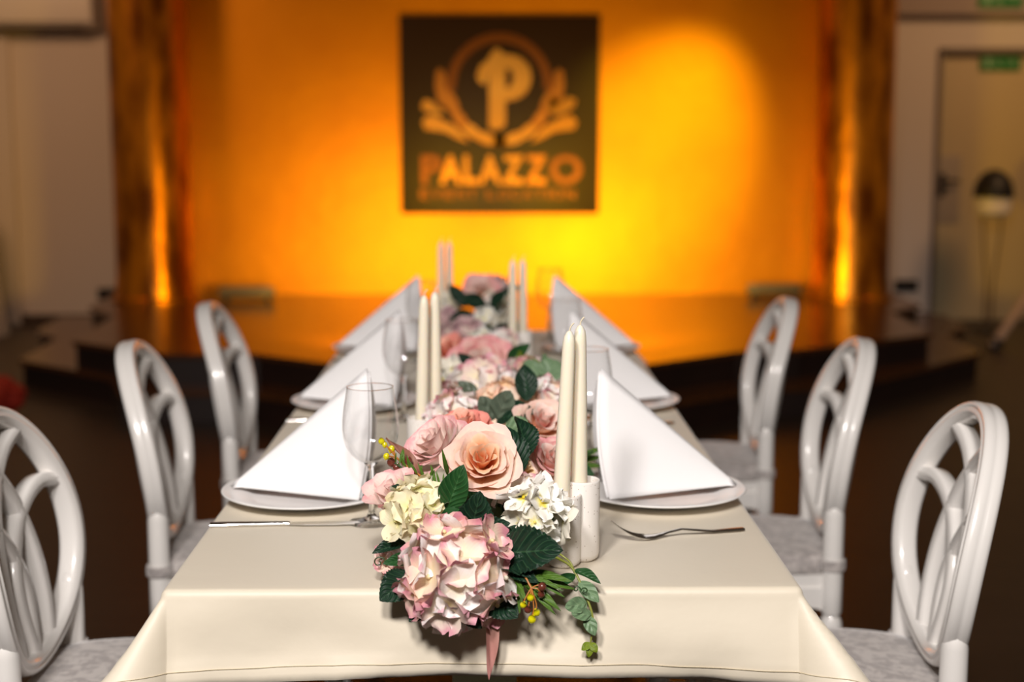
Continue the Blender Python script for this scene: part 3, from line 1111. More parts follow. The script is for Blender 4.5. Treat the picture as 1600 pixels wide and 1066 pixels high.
hold = [((0.108, 1.872), (0.135, 1.900), 'beside the white blossoms', (1.074, 1.078), (-0.004, 0.045), (-0.004, 0.0)),
        ((-0.110, 2.420), (-0.086, 2.452), 'beside the coral rose', (1.063, 1.066), (0.0, 0.03), (0.0, 0.0)),
        ((0.064, 3.400), (0.089, 3.460), 'behind the eucalyptus sprig', (1.044, 1.040), (0.0, 0.0), (0.0, 0.0)),
        ((-0.124, 3.880), (-0.103, 3.920), 'beside the mauve rose', (1.055, 1.052), (0.0, 0.0), (0.0, 0.0))]
for (n0, n1, lab, tops, c_a, c_b) in hold:
    c0 = Vector(((n0[0] + n1[0]) / 2, (n0[1] + n1[1]) / 2, TZ + 0.003))
    r = empty('candle_holder', c0)
    tag(r, 'speckled white twin-cup candle holder ' + lab, 'candle holder', 'twin candle holders')
    for (x, y), hh, nm, top, (dx, lean) in ((n0, 0.098, 'shorter', tops[0], c_a), (n1, 0.112, 'taller', tops[1], c_b)):
        obj('cup', cup(hh), M_terrazzo, r, loc=(x - c0.x, y - c0.y, 0), smooth='all')
        z0 = TZ + 0.003 + hh - 0.0315
        c = taper(top - z0, (0, lean, random.uniform(0, 0.4)))
        c.location = (x + dx, y, z0)
        tag(c, 'ivory taper candle in the %s cup ' % nm + lab, 'candle', 'ivory taper candles')

# ------------------------------------------------------------------ flower garland
GO = Vector((0, 2.85, TZ))
gar = empty('flower_garland', GO)
tag(gar, 'long artificial garland of pink roses, hydrangeas and leaves down the table', 'garland')


def uvd(bm):
    return bm.loops.layers.uv.new('UVMap')


def patch(fn, nu, nv, bm=None, uv=None):
    """Grid patch from fn(s, t), s in -1..1, t in 0..1, with UVs."""
    if bm is None:
        bm = bmesh.new()
        uv = uvd(bm)
    V = [[bm.verts.new(fn(-1 + 2 * i / nu, j / nv)) for i in range(nu + 1)] for j in range(nv + 1)]
    for j in range(nv):
        for i in range(nu):
            f = bm.faces.new((V[j][i], V[j][i + 1], V[j + 1][i + 1], V[j + 1][i]))
            for l, (a, b) in zip(f.loops, ((i, j), (i + 1, j), (i + 1, j + 1), (i, j + 1))):
                l[uv].uv = (a / nu, b / nv)
    return bm


def to_mesh(name, bm, m):
    me = bpy.data.meshes.new(name)
    bm.to_mesh(me)
    bm.free()
    me.polygons.foreach_set('use_smooth', [True] * len(me.polygons))
    me.materials.append(m)
    return me


def rose_petal(seed, r, hgt, half, curl, base_z, nu=9, nv=8, spiral=0.05):
    """Cupped rose petal on a bulb profile; the rim rolls outwards by curl."""
    ph = seed * 1.7

    def fn(s, t):
        a = s * half * (0.35 + 0.65 * min(1, t * 1.6) ** 0.6)
        tt = t * (1 - 0.17 * abs(s) ** 3) + 0.025 * math.sin(5 * s + ph) * t * t
        rr = r * math.sin(min(tt * 1.15, 1.0) * PI / 2) ** 0.75
        z = base_z + (hgt - base_z) * (tt ** 1.15)
        if tt > 0.62:
            k = (tt - 0.62) / 0.38
            rr += curl * k * k * (1 + 0.5 * math.sin(3 * s + ph))
            z -= curl * 0.55 * k ** 3
        rr *= 1 + spiral * s
        rr += 0.02 * math.sin(4 * s + ph * 2) * t
        return (rr * math.cos(a), rr * math.sin(a), z)
    return patch(fn, nu, nv)


ROSE_LAYERS = [(3, 0.10, 0.66, 1.45, 0.04, -0.30), (4, 0.22, 0.66, 1.10, 0.10, -0.32), (4, 0.37, 0.62, 1.12, 0.15, -0.36),
               (5, 0.54, 0.56, 0.98, 0.18, -0.40), (5, 0.72, 0.44, 0.98, 0.20, -0.44), (6, 0.88, 0.24, 0.88, 0.20, -0.48)]
PETALS = {}


def rose_set(key, m_in, m_out, layers):
    key = (key, layers)
    if key in PETALS:
        return PETALS[key]
    out = []
    for li in layers:
        n, r, hgt, half, curl, bz = ROSE_LAYERS[li]
        mm = m_in if li < 3 else m_out
        vs = [to_mesh('petal', rose_petal(li * 3 + v + random.random(), r, hgt, half, curl, bz), mm) for v in range(2)]
        out.append((n, vs, li * 0.7))
    PETALS[key] = out
    return out


M_core = mat('flower_core', '#c98a4a', 0.8)
M_calyx = mat('flower_calyx', '#3d5a2a', 0.6)
calyx_me = None


def face_q(d, spin=0.0):
    q = Vector(d).normalized().to_track_quat('Z', 'Y')
    return q @ Quaternion((0, 0, 1), spin)


def rose(pos, rad, facing, key, m_in, m_out, layers=(0, 1, 2, 3, 4, 5), name='rose'):
    global calyx_me
    if calyx_me is None:
        b = lathe(bmesh.new(), [(0, -0.50), (0.10, -0.50), (0.24, -0.44), (0.30, -0.36), (0.20, -0.30), (0.10, -0.1), (0.05, 0.05), (0, 0.1)], 14)
        calyx_me = to_mesh('calyx', b, M_core)
    fl_ = obj(name, calyx_me, None, gar, loc=Vector(pos) - GO, rot=face_q(facing, random.uniform(0, 6.28)), scale=rad / 1.05)
    for n, vs, ph in rose_set(key, m_in, m_out, layers):
        for i in range(n):
            p = obj('petal', vs[i % 2], None, fl_)
            tl = random.uniform(-0.10, 0.10)
            p.scale = (random.uniform(0.93, 1.07), 1, random.uniform(0.92, 1.08))
            p.rotation_euler = (tl, random.uniform(-0.07, 0.07), ph + 2 * PI * i / n + random.uniform(-0.12, 0.12))
    return fl_


def floret_mesh(seed, m, n=4, ruffle=0.10, pointed=False):
    """A four-petalled hydrangea floret, unit radius, facing +Z."""
    rnd = random.Random(seed)
    bm = bmesh.new()
    uv = uvd(bm)
    for k in range(n):
        a0 = 2 * PI * k / n + rnd.uniform(-.12, .12)
        lift = rnd.uniform(0.05, 0.45)
        ph = rnd.uniform(0, 6)
        ln = rnd.uniform(0.9, 1.1)

        def fn(s, t):
            w = (0.62 if not pointed else 0.5) * math.sin(min(t * 0.92 + 0.06, 1) * PI) ** (0.55 if not pointed else 0.75) * (0.55 + 0.6 * t)
            x = t * ln * (1 - 0.10 * s * s * t)
            y = s * w
            z = lift * x * x - 0.10 * (1 - t) + ruffle * math.sin(4.2 * s + ph) * t * t + 0.16 * s * s * t - 0.10 * t ** 4
            c, q = math.cos(a0), math.sin(a0)
            return (x * c - y * q, x * q + y * c, z)
        patch(fn, 6, 6, bm, uv)
    # seed bead in the middle
    b0 = bmesh.ops.create_icosphere(bm, subdivisions=1, radius=0.09)
    return to_mesh('floret', bm, m)


FLOR = {}


def hydrangea(pos, rad, facing, key, m, count, fsize, name='hydrangea', cover=0.62, pointed=False, n=4):
    if key not in FLOR:
        FLOR[key] = [floret_mesh(hash(key) % 100 + v if False else len(FLOR) * 10 + v, mm, n, 0.10, pointed) for v, mm in enumerate((m * 4)[:4] if isinstance(m, list) else [m] * 4)]
    if 'core' not in FLOR:
        b = bmesh.new()
        bmesh.ops.create_icosphere(b, subdivisions=2, radius=0.62)
        FLOR['core'] = to_mesh('hydrangea_core', b, M_calyx)
    h = obj(name, FLOR['core'], None, gar, loc=Vector(pos) - GO, rot=face_q(facing, random.uniform(0, 6)), scale=rad)
    for i in range(count):
        z = 1 - (i + 0.5) / count * 2 * cover
        a = i * 2.399963 + random.uniform(-.2, .2)
        rr = math.sqrt(max(0, 1 - z * z))
        d = Vector((rr * math.cos(a), rr * math.sin(a), z))
        k = random.uniform(0.68, 0.95)
        dd = (d + Vector((random.uniform(-.3, .3), random.uniform(-.3, .3), random.uniform(-.2, .3)))).normalized()
        obj('floret', FLOR[key][random.randrange(4)], None, h, loc=d * k, rot=face_q(dd, random.uniform(0, 6)), scale=fsize / rad * random.uniform(0.8, 1.22))
    return h


P = petal_mat
r_peach_in = P('petal_peach_inner', [(0, '#ee6f44'), (0.45, '#fcae7c'), (0.75, '#ffcfa6'), (1, '#ffe4c8')])
r_peach_out = P('petal_peach_outer', [(0, '#fba878'), (0.45, '#ffd2ae'), (0.8, '#ffe8d6'), (1, '#fdd8cc')])
r_pale_in = P('petal_pale_inner', [(0, '#f6bca8'), (0.5, '#feeae0'), (0.85, '#fee8e0'), (1, '#fad0ce')])
r_pale_out = P('petal_pale_outer', [(0, '#fff4e6'), (0.6, '#fff2ea'), (0.85, '#fee2dc'), (1, '#f4b6ba')])
r_coral_in = P('petal_coral_inner', [(0, '#ea6248'), (0.6, '#fca488'), (1, '#fed0bc')])
r_coral_out = P('petal_coral_outer', [(0, '#fdd2b4'), (0.5, '#fecab4'), (1, '#f79e92')])
r_pink_in = P('petal_pink_inner', [(0, '#e06a5c'), (0.45, '#f9b8aa'), (0.8, '#fee2d8'), (1, '#fff2ea')])
r_pink_out = P('petal_pink_outer', [(0, '#feead4'), (0.6, '#fee2d6'), (0.85, '#fcd0c8'), (1, '#f0a8ac')])
r_yel_in = P('petal_yellow_inner', [(0, '#f0be60'), (0.6, '#fddc98'), (1, '#fee2c4')])
r_mauve = P('petal_mauve', [(0, '#f4d8ce'), (0.6, '#f6dcd6'), (1, '#e4b6b8')])
h_pink = [P('floret_pink_a', [(0, '#f6ecba'), (0.4, '#fdf0da'), (0.72, '#fee6dc'), (1, '#eeb0be')]), P('floret_pink_b', [(0, '#f6ecd0'), (0.5, '#fffaf6'), (0.93, '#fff8f6'), (1, '#f6c6d0')]),
          P('floret_pink_c', [(0, '#f8eabc'), (0.4, '#fbe8d0'), (0.7, '#f4c8be'), (1, '#e09aaa')]), P('floret_pink_d', [(0, '#f8f0dc'), (0.7, '#fffcfa'), (1, '#fde4e6')])]
h_cream = [P('floret_cream_a', [(0, '#e2e28a'), (0.4, '#f7f2c8'), (1, '#fdf8e2')]), P('floret_cream_b', [(0, '#ece69a'), (0.5, '#fbf4d4'), (1, '#f9ecc8')])] * 2
h_white = [P('floret_white_a', [(0, '#f2d62a'), (0.14, '#f4ea80'), (0.3, '#fdfbf2'), (1, '#fffdf8')]), P('floret_white_b', [(0, '#efe27a'), (0.3, '#fcf8e8'), (1, '#faf4e6')])] * 2
h_peach = [P('floret_peach_a', [(0, '#f6cc90'), (0.5, '#fde2c0'), (1, '#fbd8bc')]), P('floret_peach_b', [(0, '#f6c89c'), (0.5, '#feeeda'), (1, '#f8c8b2')])] * 2
h_mauve = [P('floret_mauve_a', [(0, '#e8d8cc'), (0.5, '#e2c6c2'), (1, '#c294a2')])] * 4

ROSES = {'rose_main': (r_peach_in, r_peach_out), 'rose_pale': (r_pale_in, r_pale_out), 'rose_coral': (r_coral_in, r_coral_out),
         'rose_yellow': (r_yel_in, r_peach_out), 'rose_pink': (r_pink_in, r_pink_out), 'rose_peach': (r_pink_in, r_peach_out),
         'rose_mauve': (r_pale_in, r_pink_out), 'bud_pink': (r_pale_in, r_pale_out)}
HYDS = {'hyd_pink': h_pink, 'hyd_cream': h_cream, 'hyd_white': h_white, 'hyd_peach': h_peach, 'hyd_mauve': h_mauve}
FLOWERS = [
    ('hyd_pink', (-0.034, 1.735, 0.782), 0.073, (0, -0.85, 0.5)),
    ('hyd_cream', (-0.083, 1.800, 0.846), 0.042, (-0.25, -0.7, 0.65)),
    ('orchid', (0.068, 1.800, 0.838), 0.041, (0.25, -0.8, 0.5)),
    ('rose_main', (-0.001, 1.840, 0.903), 0.050, (0.03, -0.78, 0.62)),
    ('rose_pale', (-0.064, 1.930, 0.903), 0.050, (-0.55, -0.45, 0.7)),
    ('rose_coral', (-0.032, 2.060, 0.900), 0.047, (-0.1, -0.3, 0.95)),
    ('bud_pink', (-0.115, 1.850, 0.850), 0.034, (-0.25, -0.5, 0.83)),
    ('rose_yellow', (0.050, 1.930, 0.868), 0.031, (0.6, -0.3, 0.7)),
    ('rose_pink', (0.097, 1.990, 0.869), 0.039, (0.35, -0.6, 0.7)),
    ('rose_peach', (0.091, 2.180, 0.887), 0.043, (0.2, -0.6, 0.75)),
    ('hyd_peach', (0.038, 2.380, 0.872), 0.050, (0.0, -0.5, 0.85)),
    ('hyd_pink', (0.111, 2.420, 0.872), 0.041, (0.3, -0.5, 0.8)),
    ('hyd_pink', (-0.048, 2.320, 0.868), 0.043, (-0.3, -0.5, 0.8)),
    ('hyd_pink', (-0.009, 2.600, 0.862), 0.060, (0, -0.5, 0.85)),
    ('rose_pink', (-0.009, 2.860, 0.872), 0.066, (0.0, -0.94, 0.34)),
    ('rose_coral', (-0.083, 3.080, 0.872), 0.042, (-0.4, -0.5, 0.75)),
    ('hyd_pink', (0.080, 2.740, 0.862), 0.044, (0.25, -0.5, 0.8)),
    ('rose_coral', (0.063, 2.980, 0.867), 0.032, (0.4, -0.4, 0.8)),
    ('hyd_white', (-0.068, 2.800, 0.860), 0.036, (-0.5, -0.4, 0.8)),
    ('rose_mauve', (-0.017, 3.720, 0.941), 0.047, (-0.1, -0.75, 0.6)),
    ('hyd_white', (0.022, 3.700, 0.889), 0.042, (0.3, -0.6, 0.7)),
    ('hyd_white', (-0.011, 3.200, 0.878), 0.026, (0, -0.6, 0.8)),
    ('hyd_mauve', (-0.103, 3.620, 0.856), 0.041, (-0.4, -0.6, 0.7)),
    ('hyd_mauve', (-0.045, 3.430, 0.862), 0.036, (-0.2, -0.7, 0.6)),
    ('hyd_white', (-0.005, 3.530, 0.885), 0.030, (0.1, -0.8, 0.5)),
    ('hyd_pink', (0.038, 3.290, 0.861), 0.031, (0.3, -0.6, 0.8)),
    ('hyd_mauve', (0.027, 3.850, 0.937), 0.030, (0.2, -0.6, 0.8)),
    ('hyd_white', (-0.083, 3.800, 0.902), 0.029, (-0.3, -0.5, 0.8)),
    ('hyd_pink', (-0.118, 1.800, 0.785), 0.018, (-0.6, -0.6, 0.4)),
    ('hyd_pink', (0.044, 1.860, 0.855), 0.028, (0.2, -0.6, 0.75)),
]
for kind, pos, rad, fc in FLOWERS:
    if kind in ROSES:
        a, b = ROSES[kind]
        layers = (0, 1, 2, 3) if kind == 'bud_pink' else ((0, 1, 2, 3, 4, 5) if pos[1] < 2.3 or kind == 'rose_pink' else (0, 1, 2, 4, 5))
        if kind == 'bud_pink':
            rad *= 1.6
        rose(pos, rad, fc, kind, a, b, layers, 'rosebud' if kind == 'bud_pink' else 'rose')
    elif kind == 'orchid':
        hydrangea(pos, rad, fc, 'orchid', h_white, 11, 0.030, 'orchid_cluster', 0.55, True, 5)
    else:
        big = rad > 0.07
        cnt = 24 if big else (12 if rad < 0.04 else 16)
        hydrangea(pos, rad, fc, kind, HYDS[kind], cnt, 0.036 if big else max(rad * 0.62, 0.016), 'hydrangea')

# ---- leaves
L_dark = leaf_mat('leaf_dark', '#0c2218', '#163624', '#4d7a50')
L_mid = leaf_mat('leaf_mid', '#173a1c', '#265628', '#5b8f50')
L_grey = leaf_mat('leaf_eucalyptus', '#5d7a5c', '#7e9a72', '#9db58c', nveins=20)
L_dusk = leaf_mat('leaf_dusky', '#4a5a4c', '#66705e', '#7f8a74', nveins=20)
L_olive = leaf_mat('leaf_olive', '#5f7a1c', '#86952a', '#b0b050')


def leaf_mesh(name, m, w=0.36, fold=0.16, curl=0.18, serr=0.0, round_=1.0, nv=16, nu=6, peak=0.45):
    """Unit leaf along +Y, face up +Z."""
    def fn(s, t):
        # outline: widest at peak
        q = t / peak if t < peak else (1 - t) / (1 - peak)
        ww = w * max(math.sin(q * PI / 2), 0) ** (0.8 * round_ if t > peak else 0.65 * round_)
        if serr and abs(s) > 0.99:
            ww *= 1 + serr * (1 if int(round(t * nv)) % 2 else -1)
        return (s * ww, t, fold * abs(s) * ww * 1.6 - curl * (t - 0.25) ** 2 + 0.02 * math.sin(9 * t + 3 * s))
    return to_mesh(name, patch(fn, nu, nv), m)


LEAF = {
    'dark': leaf_mesh('leaf', L_dark, 0.33, 0.20, 0.18, 0.05, nv=30),
    'dark_b': leaf_mesh('leaf', L_dark, 0.30, 0.35, 0.35, 0.05, nv=30),
    'mid': leaf_mesh('leaf', L_mid, 0.30, 0.25, 0.2),
    'euc': leaf_mesh('leaf', L_grey, 0.44, 0.08, 0.1, round_=0.75),
    'dusk': leaf_mesh('leaf', L_dusk, 0.40, 0.10, 0.1, round_=0.8),
    'olive': leaf_mesh('leaf', L_olive, 0.16, 0.3, 0.3),
    'small': leaf_mesh('leaf', L_grey, 0.22, 0.2, 0.2),
    'blade': leaf_mesh('leaf', leaf_mat('leaf_blade', '#2f5a1c', '#5f7f28', '#8a9a40'), 0.075, 0.3, 0.25, nv=10, nu=4),
}


def leaf(kind, base, tip, normal, wide=1.0, name='leaf', parent=None, org=None):
    base, tip, n = Vector(base), Vector(tip), Vector(normal)
    y = tip - base
    L = y.length
    y.normalize()
    x = y.cross(n).normalized()
    z = x.cross(y)
    mtx = Matrix((x, y, z)).transposed()
    o = obj(name, LEAF[kind], None, parent or gar, loc=base - (org if org is not None else GO), rot=mtx.to_quaternion())
    o.scale = (L * wide, L, L)
    return o


F_ = (0, -1, 0.25)
leaf('dark', (0.020, 1.755, 0.803), (0.093, 1.700, 0.826), (0.1, -0.9, 0.5), 1.0)
leaf('dark', (-0.018, 1.800, 0.805), (-0.004, 1.772, 0.876), (0.1, -0.9, 0.3), 1.05)
leaf('dark_b', (-0.012, 1.79, 0.815), (0.028, 1.765, 0.842), (0.2, -0.8, 0.6), 1.1)
leaf('mid', (-0.046, 1.790, 0.852), (-0.026, 1.775, 0.912), (-0.1, -1, 0.1), 1.0)
leaf('mid', (-0.030, 1.785, 0.855), (-0.052, 1.765, 0.835), (-0.2, -0.9, 0.4), 1.2)
leaf('dark', (-0.088, 1.745, 0.780), (-0.128, 1.715, 0.757), (-0.1, -0.9, 0.45), 1.2)
leaf('dark', (-0.060, 1.735, 0.757), (-0.091, 1.708, 0.731), (0, -1, 0.3), 0.9)
leaf('dark', (0.002, 1.735, 0.757), (0.042, 1.700, 0.740), (0.1, -0.9, 0.45), 1.2)
leaf('dark', (-0.026, 1.720, 0.742), (-0.002, 1.705, 0.722), (0, -1, 0.2), 0.9)
leaf('dark_b', (-0.100, 1.79, 0.808), (-0.139, 1.765, 0.806), (-0.1, -0.8, 0.6), 0.7)
leaf('mid', (-0.085, 1.76, 0.795), (-0.125, 1.74, 0.797), (0, -0.8, 0.6), 0.7)
leaf('dark_b', (0.010, 1.745, 0.795), (0.062, 1.705, 0.795), (0, -0.6, 0.8), 0.8)
leaf('dark', (0.030, 1.74, 0.79), (0.066, 1.70, 0.785), (0, -0.9, 0.4), 0.6)
leaf('dark_b', (-0.085, 1.83, 0.855), (-0.112, 1.80, 0.880), (-0.2, -0.8, 0.5), 1.0)
leaf('dark', (0.050, 1.905, 0.870), (0.030, 1.950, 0.935), (0.3, -0.9, 0.3), 0.8)
leaf('dark_b', (0.060, 1.930, 0.890), (0.052, 1.98, 0.945), (0.5, -0.8, 0.3), 0.8)
leaf('dark', (0.040, 1.80, 0.850), (0.062, 1.775, 0.868), (0, -0.9, 0.5), 0.9)
leaf('dark', (0.02, 1.81, 0.83), (0.050, 1.78, 0.835), (0, -0.9, 0.4), 1.1)
leaf('dusk', (0.015, 2.22, 0.885), (-0.006, 2.21, 0.925), (0.2, -0.9, 0.4), 0.9)
leaf('dusk', (0.020, 2.22, 0.885), (0.040, 2.20, 0.935), (0.0, -0.9, 0.4), 0.9)
leaf('dark', (0.020, 2.22, 0.885), (0.075, 2.17, 0.912), (0.1, -0.7, 0.7), 0.9)
leaf('euc', (0.030, 2.16, 0.88), (0.066, 2.14, 0.900), (0.1, -0.7, 0.7), 0.8)
leaf('dark', (0.070, 2.33, 0.895), (0.068, 2.36, 0.955), (0.1, -0.95, 0.2), 0.9)
leaf('dusk', (-0.01, 2.42, 0.885), (-0.045, 2.42, 0.915), (0, -0.7, 0.7), 0.7)
leaf('dark', (-0.03, 2.40, 0.885), (-0.066, 2.38, 0.895), (0, -0.7, 0.7), 0.6)
leaf('mid', (0.045, 2.83, 0.880), (0.085, 2.80, 0.925), (0, -0.9, 0.4), 0.8)
leaf('dark', (-0.015, 2.65, 0.89), (-0.05, 2.66, 0.93), (0.3, -0.9, 0.3), 0.7)
leaf('dark', (0.090, 2.58, 0.88), (0.128, 2.56, 0.885), (0, -0.7, 0.7), 0.9)
# far crest of dark leaves
for b_, t_, n_, w_ in (((-0.02, 3.62, 0.88), (-0.105, 3.58, 0.870), (0, -0.9, 0.4), 0.8), ((-0.01, 3.60, 0.88), (-0.06, 3.55, 0.825), (0, -0.9, 0.3), 1.0),
                       ((-0.02, 3.58, 0.89), (0.03, 3.54, 0.91), (0, -0.9, 0.4), 1.0), ((0.0, 3.62, 0.91), (-0.07, 3.60, 0.935), (0, -0.9, 0.3), 0.8),
                       ((0.01, 3.62, 0.91), (0.05, 3.60, 0.95), (0, -0.9, 0.3), 0.8), ((0.02, 3.58, 0.87), (0.055, 3.5, 0.80), (0.2, -0.9, 0.3), 0.9),
                       ((-0.03, 3.50, 0.86), (0.02, 3.44, 0.84), (0, -0.9, 0.4), 1.1), ((-0.05, 3.66, 0.90), (-0.10, 3.7, 0.96), (0, -0.9, 0.3), 0.6),
                       ((-0.01, 3.45, 0.85), (-0.06, 3.40, 0.82), (0, -0.8, 0.5), 1.0), ((0.04, 3.75, 0.92), (0.09, 3.74, 0.95), (0, -0.9, 0.3), 0.8)):
    leaf('dark', b_, t_, n_, w_)
# leafy underside along the whole garland
rl = random.Random(5)
for i in range(150):
    y = 1.79 + (4.02 - 1.79) * i / 150 + rl.uniform(-.02, .02)
    sgn = rl.choice((-1, 1))
    wv = 0.03 + 0.04 * rl.random()
    b_ = Vector((sgn * wv * 0.4 + 0.01, y, TZ + 0.015 + rl.random() * 0.06))
    dirv = Vector((sgn * rl.uniform(0.3, 1.0), rl.uniform(-0.9, 0.3), rl.uniform(-0.1, 0.75))).normalized()
    ln = rl.uniform(0.045, 0.075)
    t_ = b_ + dirv * ln
    t_.z = max(t_.z, TZ + 0.012)
    if any((t_.x - hx) ** 2 + (t_.y - hy) ** 2 < 0.045 ** 2 or (b_.x - hx) ** 2 + (b_.y - hy) ** 2 < 0.045 ** 2 for q in hold for hx, hy in q[:2]):
        continue
    leaf(rl.choice(('dark', 'dark', 'dark_b', 'mid', 'dusk')), b_, t_, (sgn * 0.3, -0.5, 0.8), rl.uniform(0.8, 1.1))

# hidden stem that carries the flowers
obj('main_stem', tube(bmesh.new(), catmull([Vector((0.0 + 0.012 * math.sin(k * 2.1), 1.72 + k * 0.24, 0.79 + (0.012 if k % 2 else -0.005))) - GO for k in range(10)], 5), 0.018, 8), M_calyx, gar)
for kind, pos, rad, fc in FLOWERS:
    a = Vector(pos) - Vector(fc).normalized() * rad * 0.45
    b_ = Vector((0.0, min(max(pos[1] + 0.03, 1.74), 3.86), 0.79))
    obj('flower_stem', tube(bmesh.new(), [a - GO, a.lerp(b_, 0.5) - Vector((0, 0, 0.008)) - GO, b_ - GO], 0.003, 6), M_calyx, gar)

# ---- sprigs, berries, vine
M_by = mat('berry_yellow', '#d8d010', 0.25, coat=0.6)
M_bb = mat('berry_brown', '#6a3428', 0.25, coat=0.6)
M_bo = mat('berry_olive', '#8a6a18', 0.25, coat=0.6)
M_stem_o = mat('stem_orange', '#b5722c', 0.5)
M_stem_g = mat('stem_green', '#8a9038', 0.5)
M_stem_v = mat('stem_dark_green', '#2c4a24', 0.5)
BERRY = {}


def berry(m, pos, r, parent, org):
    if m.name not in BERRY:
        b = lathe(bmesh.new(), [(0, -1.15), (0.45, -1.0), (0.9, -0.45), (1.0, 0.1), (0.8, 0.65), (0.35, 0.98), (0.22, 1.1), (0.12, 1.25), (0, 1.22)], 14)
        BERRY[m.name] = to_mesh('berry', b, m)
    return obj('berry', BERRY[m.name], None, parent, loc=Vector(pos) - org, rot=(PI + random.uniform(-.5, .5), random.uniform(-.5, .5), 0), scale=r)


def sprig(name, stem_pts, r, m, branches, berries):
    """A stem mesh with berries and side stems."""
    org = Vector(stem_pts[0])
    bm = tube(bmesh.new(), [p - org for p in catmull(stem_pts, 5)], r, 6)
    for br in branches:
        tube(bm, [p - org for p in catmull(br, 4)], r * 0.7, 5)
    s = obj(name, bm, m, gar, loc=org - GO)
    for mm, p, rr in berries:
        berry(mm, p, rr, s, org)
    return s, org


j = Vector((0.060, 1.702, 0.775))
sp1, o1 = sprig('berry_sprig', [(0.030, 1.745, 0.790), (0.05, 1.715, 0.788), j], 0.0013, M_stem_o,
                [[j, (0.062, 1.70, 0.768), (0.059, 1.70, 0.764)], [j, (0.054, 1.70, 0.765), (0.050, 1.70, 0.756)], [j, (0.066, 1.70, 0.756), (0.066, 1.70, 0.747)],
                 [j, (0.063, 1.698, 0.752), (0.061, 1.698, 0.739)], [j, (0.068, 1.70, 0.779), (0.073, 1.70, 0.777)], [j, (0.068, 1.70, 0.774), (0.072, 1.70, 0.768)], [j, (0.058, 1.70, 0.76), (0.056, 1.70, 0.75)]],
                [(M_by, (0.059, 1.70, 0.763), 0.0046), (M_by, (0.050, 1.70, 0.754), 0.0044), (M_by, (0.0665, 1.70, 0.744), 0.0050), (M_by, (0.061, 1.698, 0.736), 0.0055),
                 (M_bb, (0.0735, 1.70, 0.777), 0.0056), (M_bb, (0.0725, 1.70, 0.7675), 0.0048), (M_bb, (0.056, 1.70, 0.748), 0.0050)])
for t_ in ((0.108, 1.70, 0.787), (0.10, 1.70, 0.768), (0.095, 1.69, 0.755), (0.088, 1.69, 0.748), (0.113, 1.71, 0.775), (0.045, 1.70, 0.745), (0.085, 1.70, 0.783), (0.055, 1.695, 0.76), (0.075, 1.70, 0.765), (0.096, 1.695, 0.779), (0.065, 1.695, 0.768)):
    bb = Vector((0.036 + random.uniform(0, .015), 1.735, 0.786))
    leaf('blade', bb, t_, (random.uniform(-.3, .3), -0.8, 0.6), random.uniform(0.8, 1.2))
k_ = Vector((-0.118, 1.885, 0.900))
sp2, o2 = sprig('berry_sprig', [(-0.060, 1.85, 0.868), (-0.095, 1.87, 0.885), k_], 0.0015, M_stem_o,
                [[k_, (-0.128, 1.895, 0.910), (-0.138, 1.90, 0.917)], [k_, (-0.122, 1.90, 0.906), (-0.126, 1.90, 0.908)], [k_, (-0.126, 1.895, 0.899), (-0.131, 1.90, 0.899)], [k_, (-0.121, 1.885, 0.897), (-0.123, 1.88, 0.896)]],
                [(M_by, (-0.1385, 1.90, 0.919), 0.0046), (M_by, (-0.134, 1.90, 0.914), 0.0040), (M_by, (-0.125, 1.90, 0.908), 0.0050), (M_by, (-0.132, 1.90, 0.898), 0.0046),
                 (M_bb, (-0.124, 1.88, 0.894), 0.0062), (M_bb, (-0.117, 1.878, 0.888), 0.0055), (M_bb, (-0.101, 1.88, 0.896), 0.0056)])
obj('berry_sprig', BERRY[M_bb.name], None, gar, loc=Vector((-0.092, 1.800, 0.862)) - GO, rot=(2.6, 0.4, 0), scale=0.0062)
obj('berry_sprig', BERRY[M_bb.name], None, gar, loc=Vector((-0.094, 1.802, 0.872)) - GO, rot=(2.6, 0.4, 0), scale=0.0060)
berry(M_bo, (-0.107, 1.80, 0.857), 0.0052, gar, GO)
# lance leaf and rosemary-like sprig
LEAF['lance'] = leaf_mesh('leaf', leaf_mat('leaf_lance', '#7a4f42', '#9a6a58', '#b58a78', nveins=8), 0.09, 0.4, 0.15, nv=14, peak=0.4)
LEAF['spear'] = leaf_mesh('leaf', petal_mat('spear_leaf', [(0.0, '#4a5a20'), (0.16, '#8a9a50'), (0.30, '#c9968a'), (1.0, '#c98a86')], trans=0.2), 0.095, 0.45, 0.06, nv=14, peak=0.3)
leaf('lance', (-0.078, 1.862, 0.868), (-0.131, 1.92, 0.925), (0.5, -0.6, 0.5), 1.1)
leaf('spear', (0.012, 1.735, 0.738), (0.008, 1.722, 0.648), (0.25, -1, 0), 1.0)
rs = [Vector((-0.052, 1.838, 0.868)), Vector((-0.085, 1.855, 0.876)), Vector((-0.123, 1.88, 0.896))]
sp3 = obj('needle_sprig', tube(bmesh.new(), [p - rs[0] for p in catmull(rs, 6)], 0.0014, 6), M_stem_v, gar, loc=rs[0] - GO)
for i in range(14):
    p = rs[0].lerp(rs[2], i / 14)
    t_ = p + Vector((random.uniform(-.012, .006), random.uniform(-.01, .01), random.uniform(0.012, 0.026)))
    leaf('blade', p, t_, (0, -1, 0.2), 1.0, 'needle', sp3, rs[0])
for b_, t_ in (((-0.045, 1.83, 0.885), (-0.052, 1.80, 0.925)), ((-0.045, 1.83, 0.885), (-0.049, 1.80, 0.913))):
    leaf('blade', b_, t_, (0, -1, 0.2), 0.8)
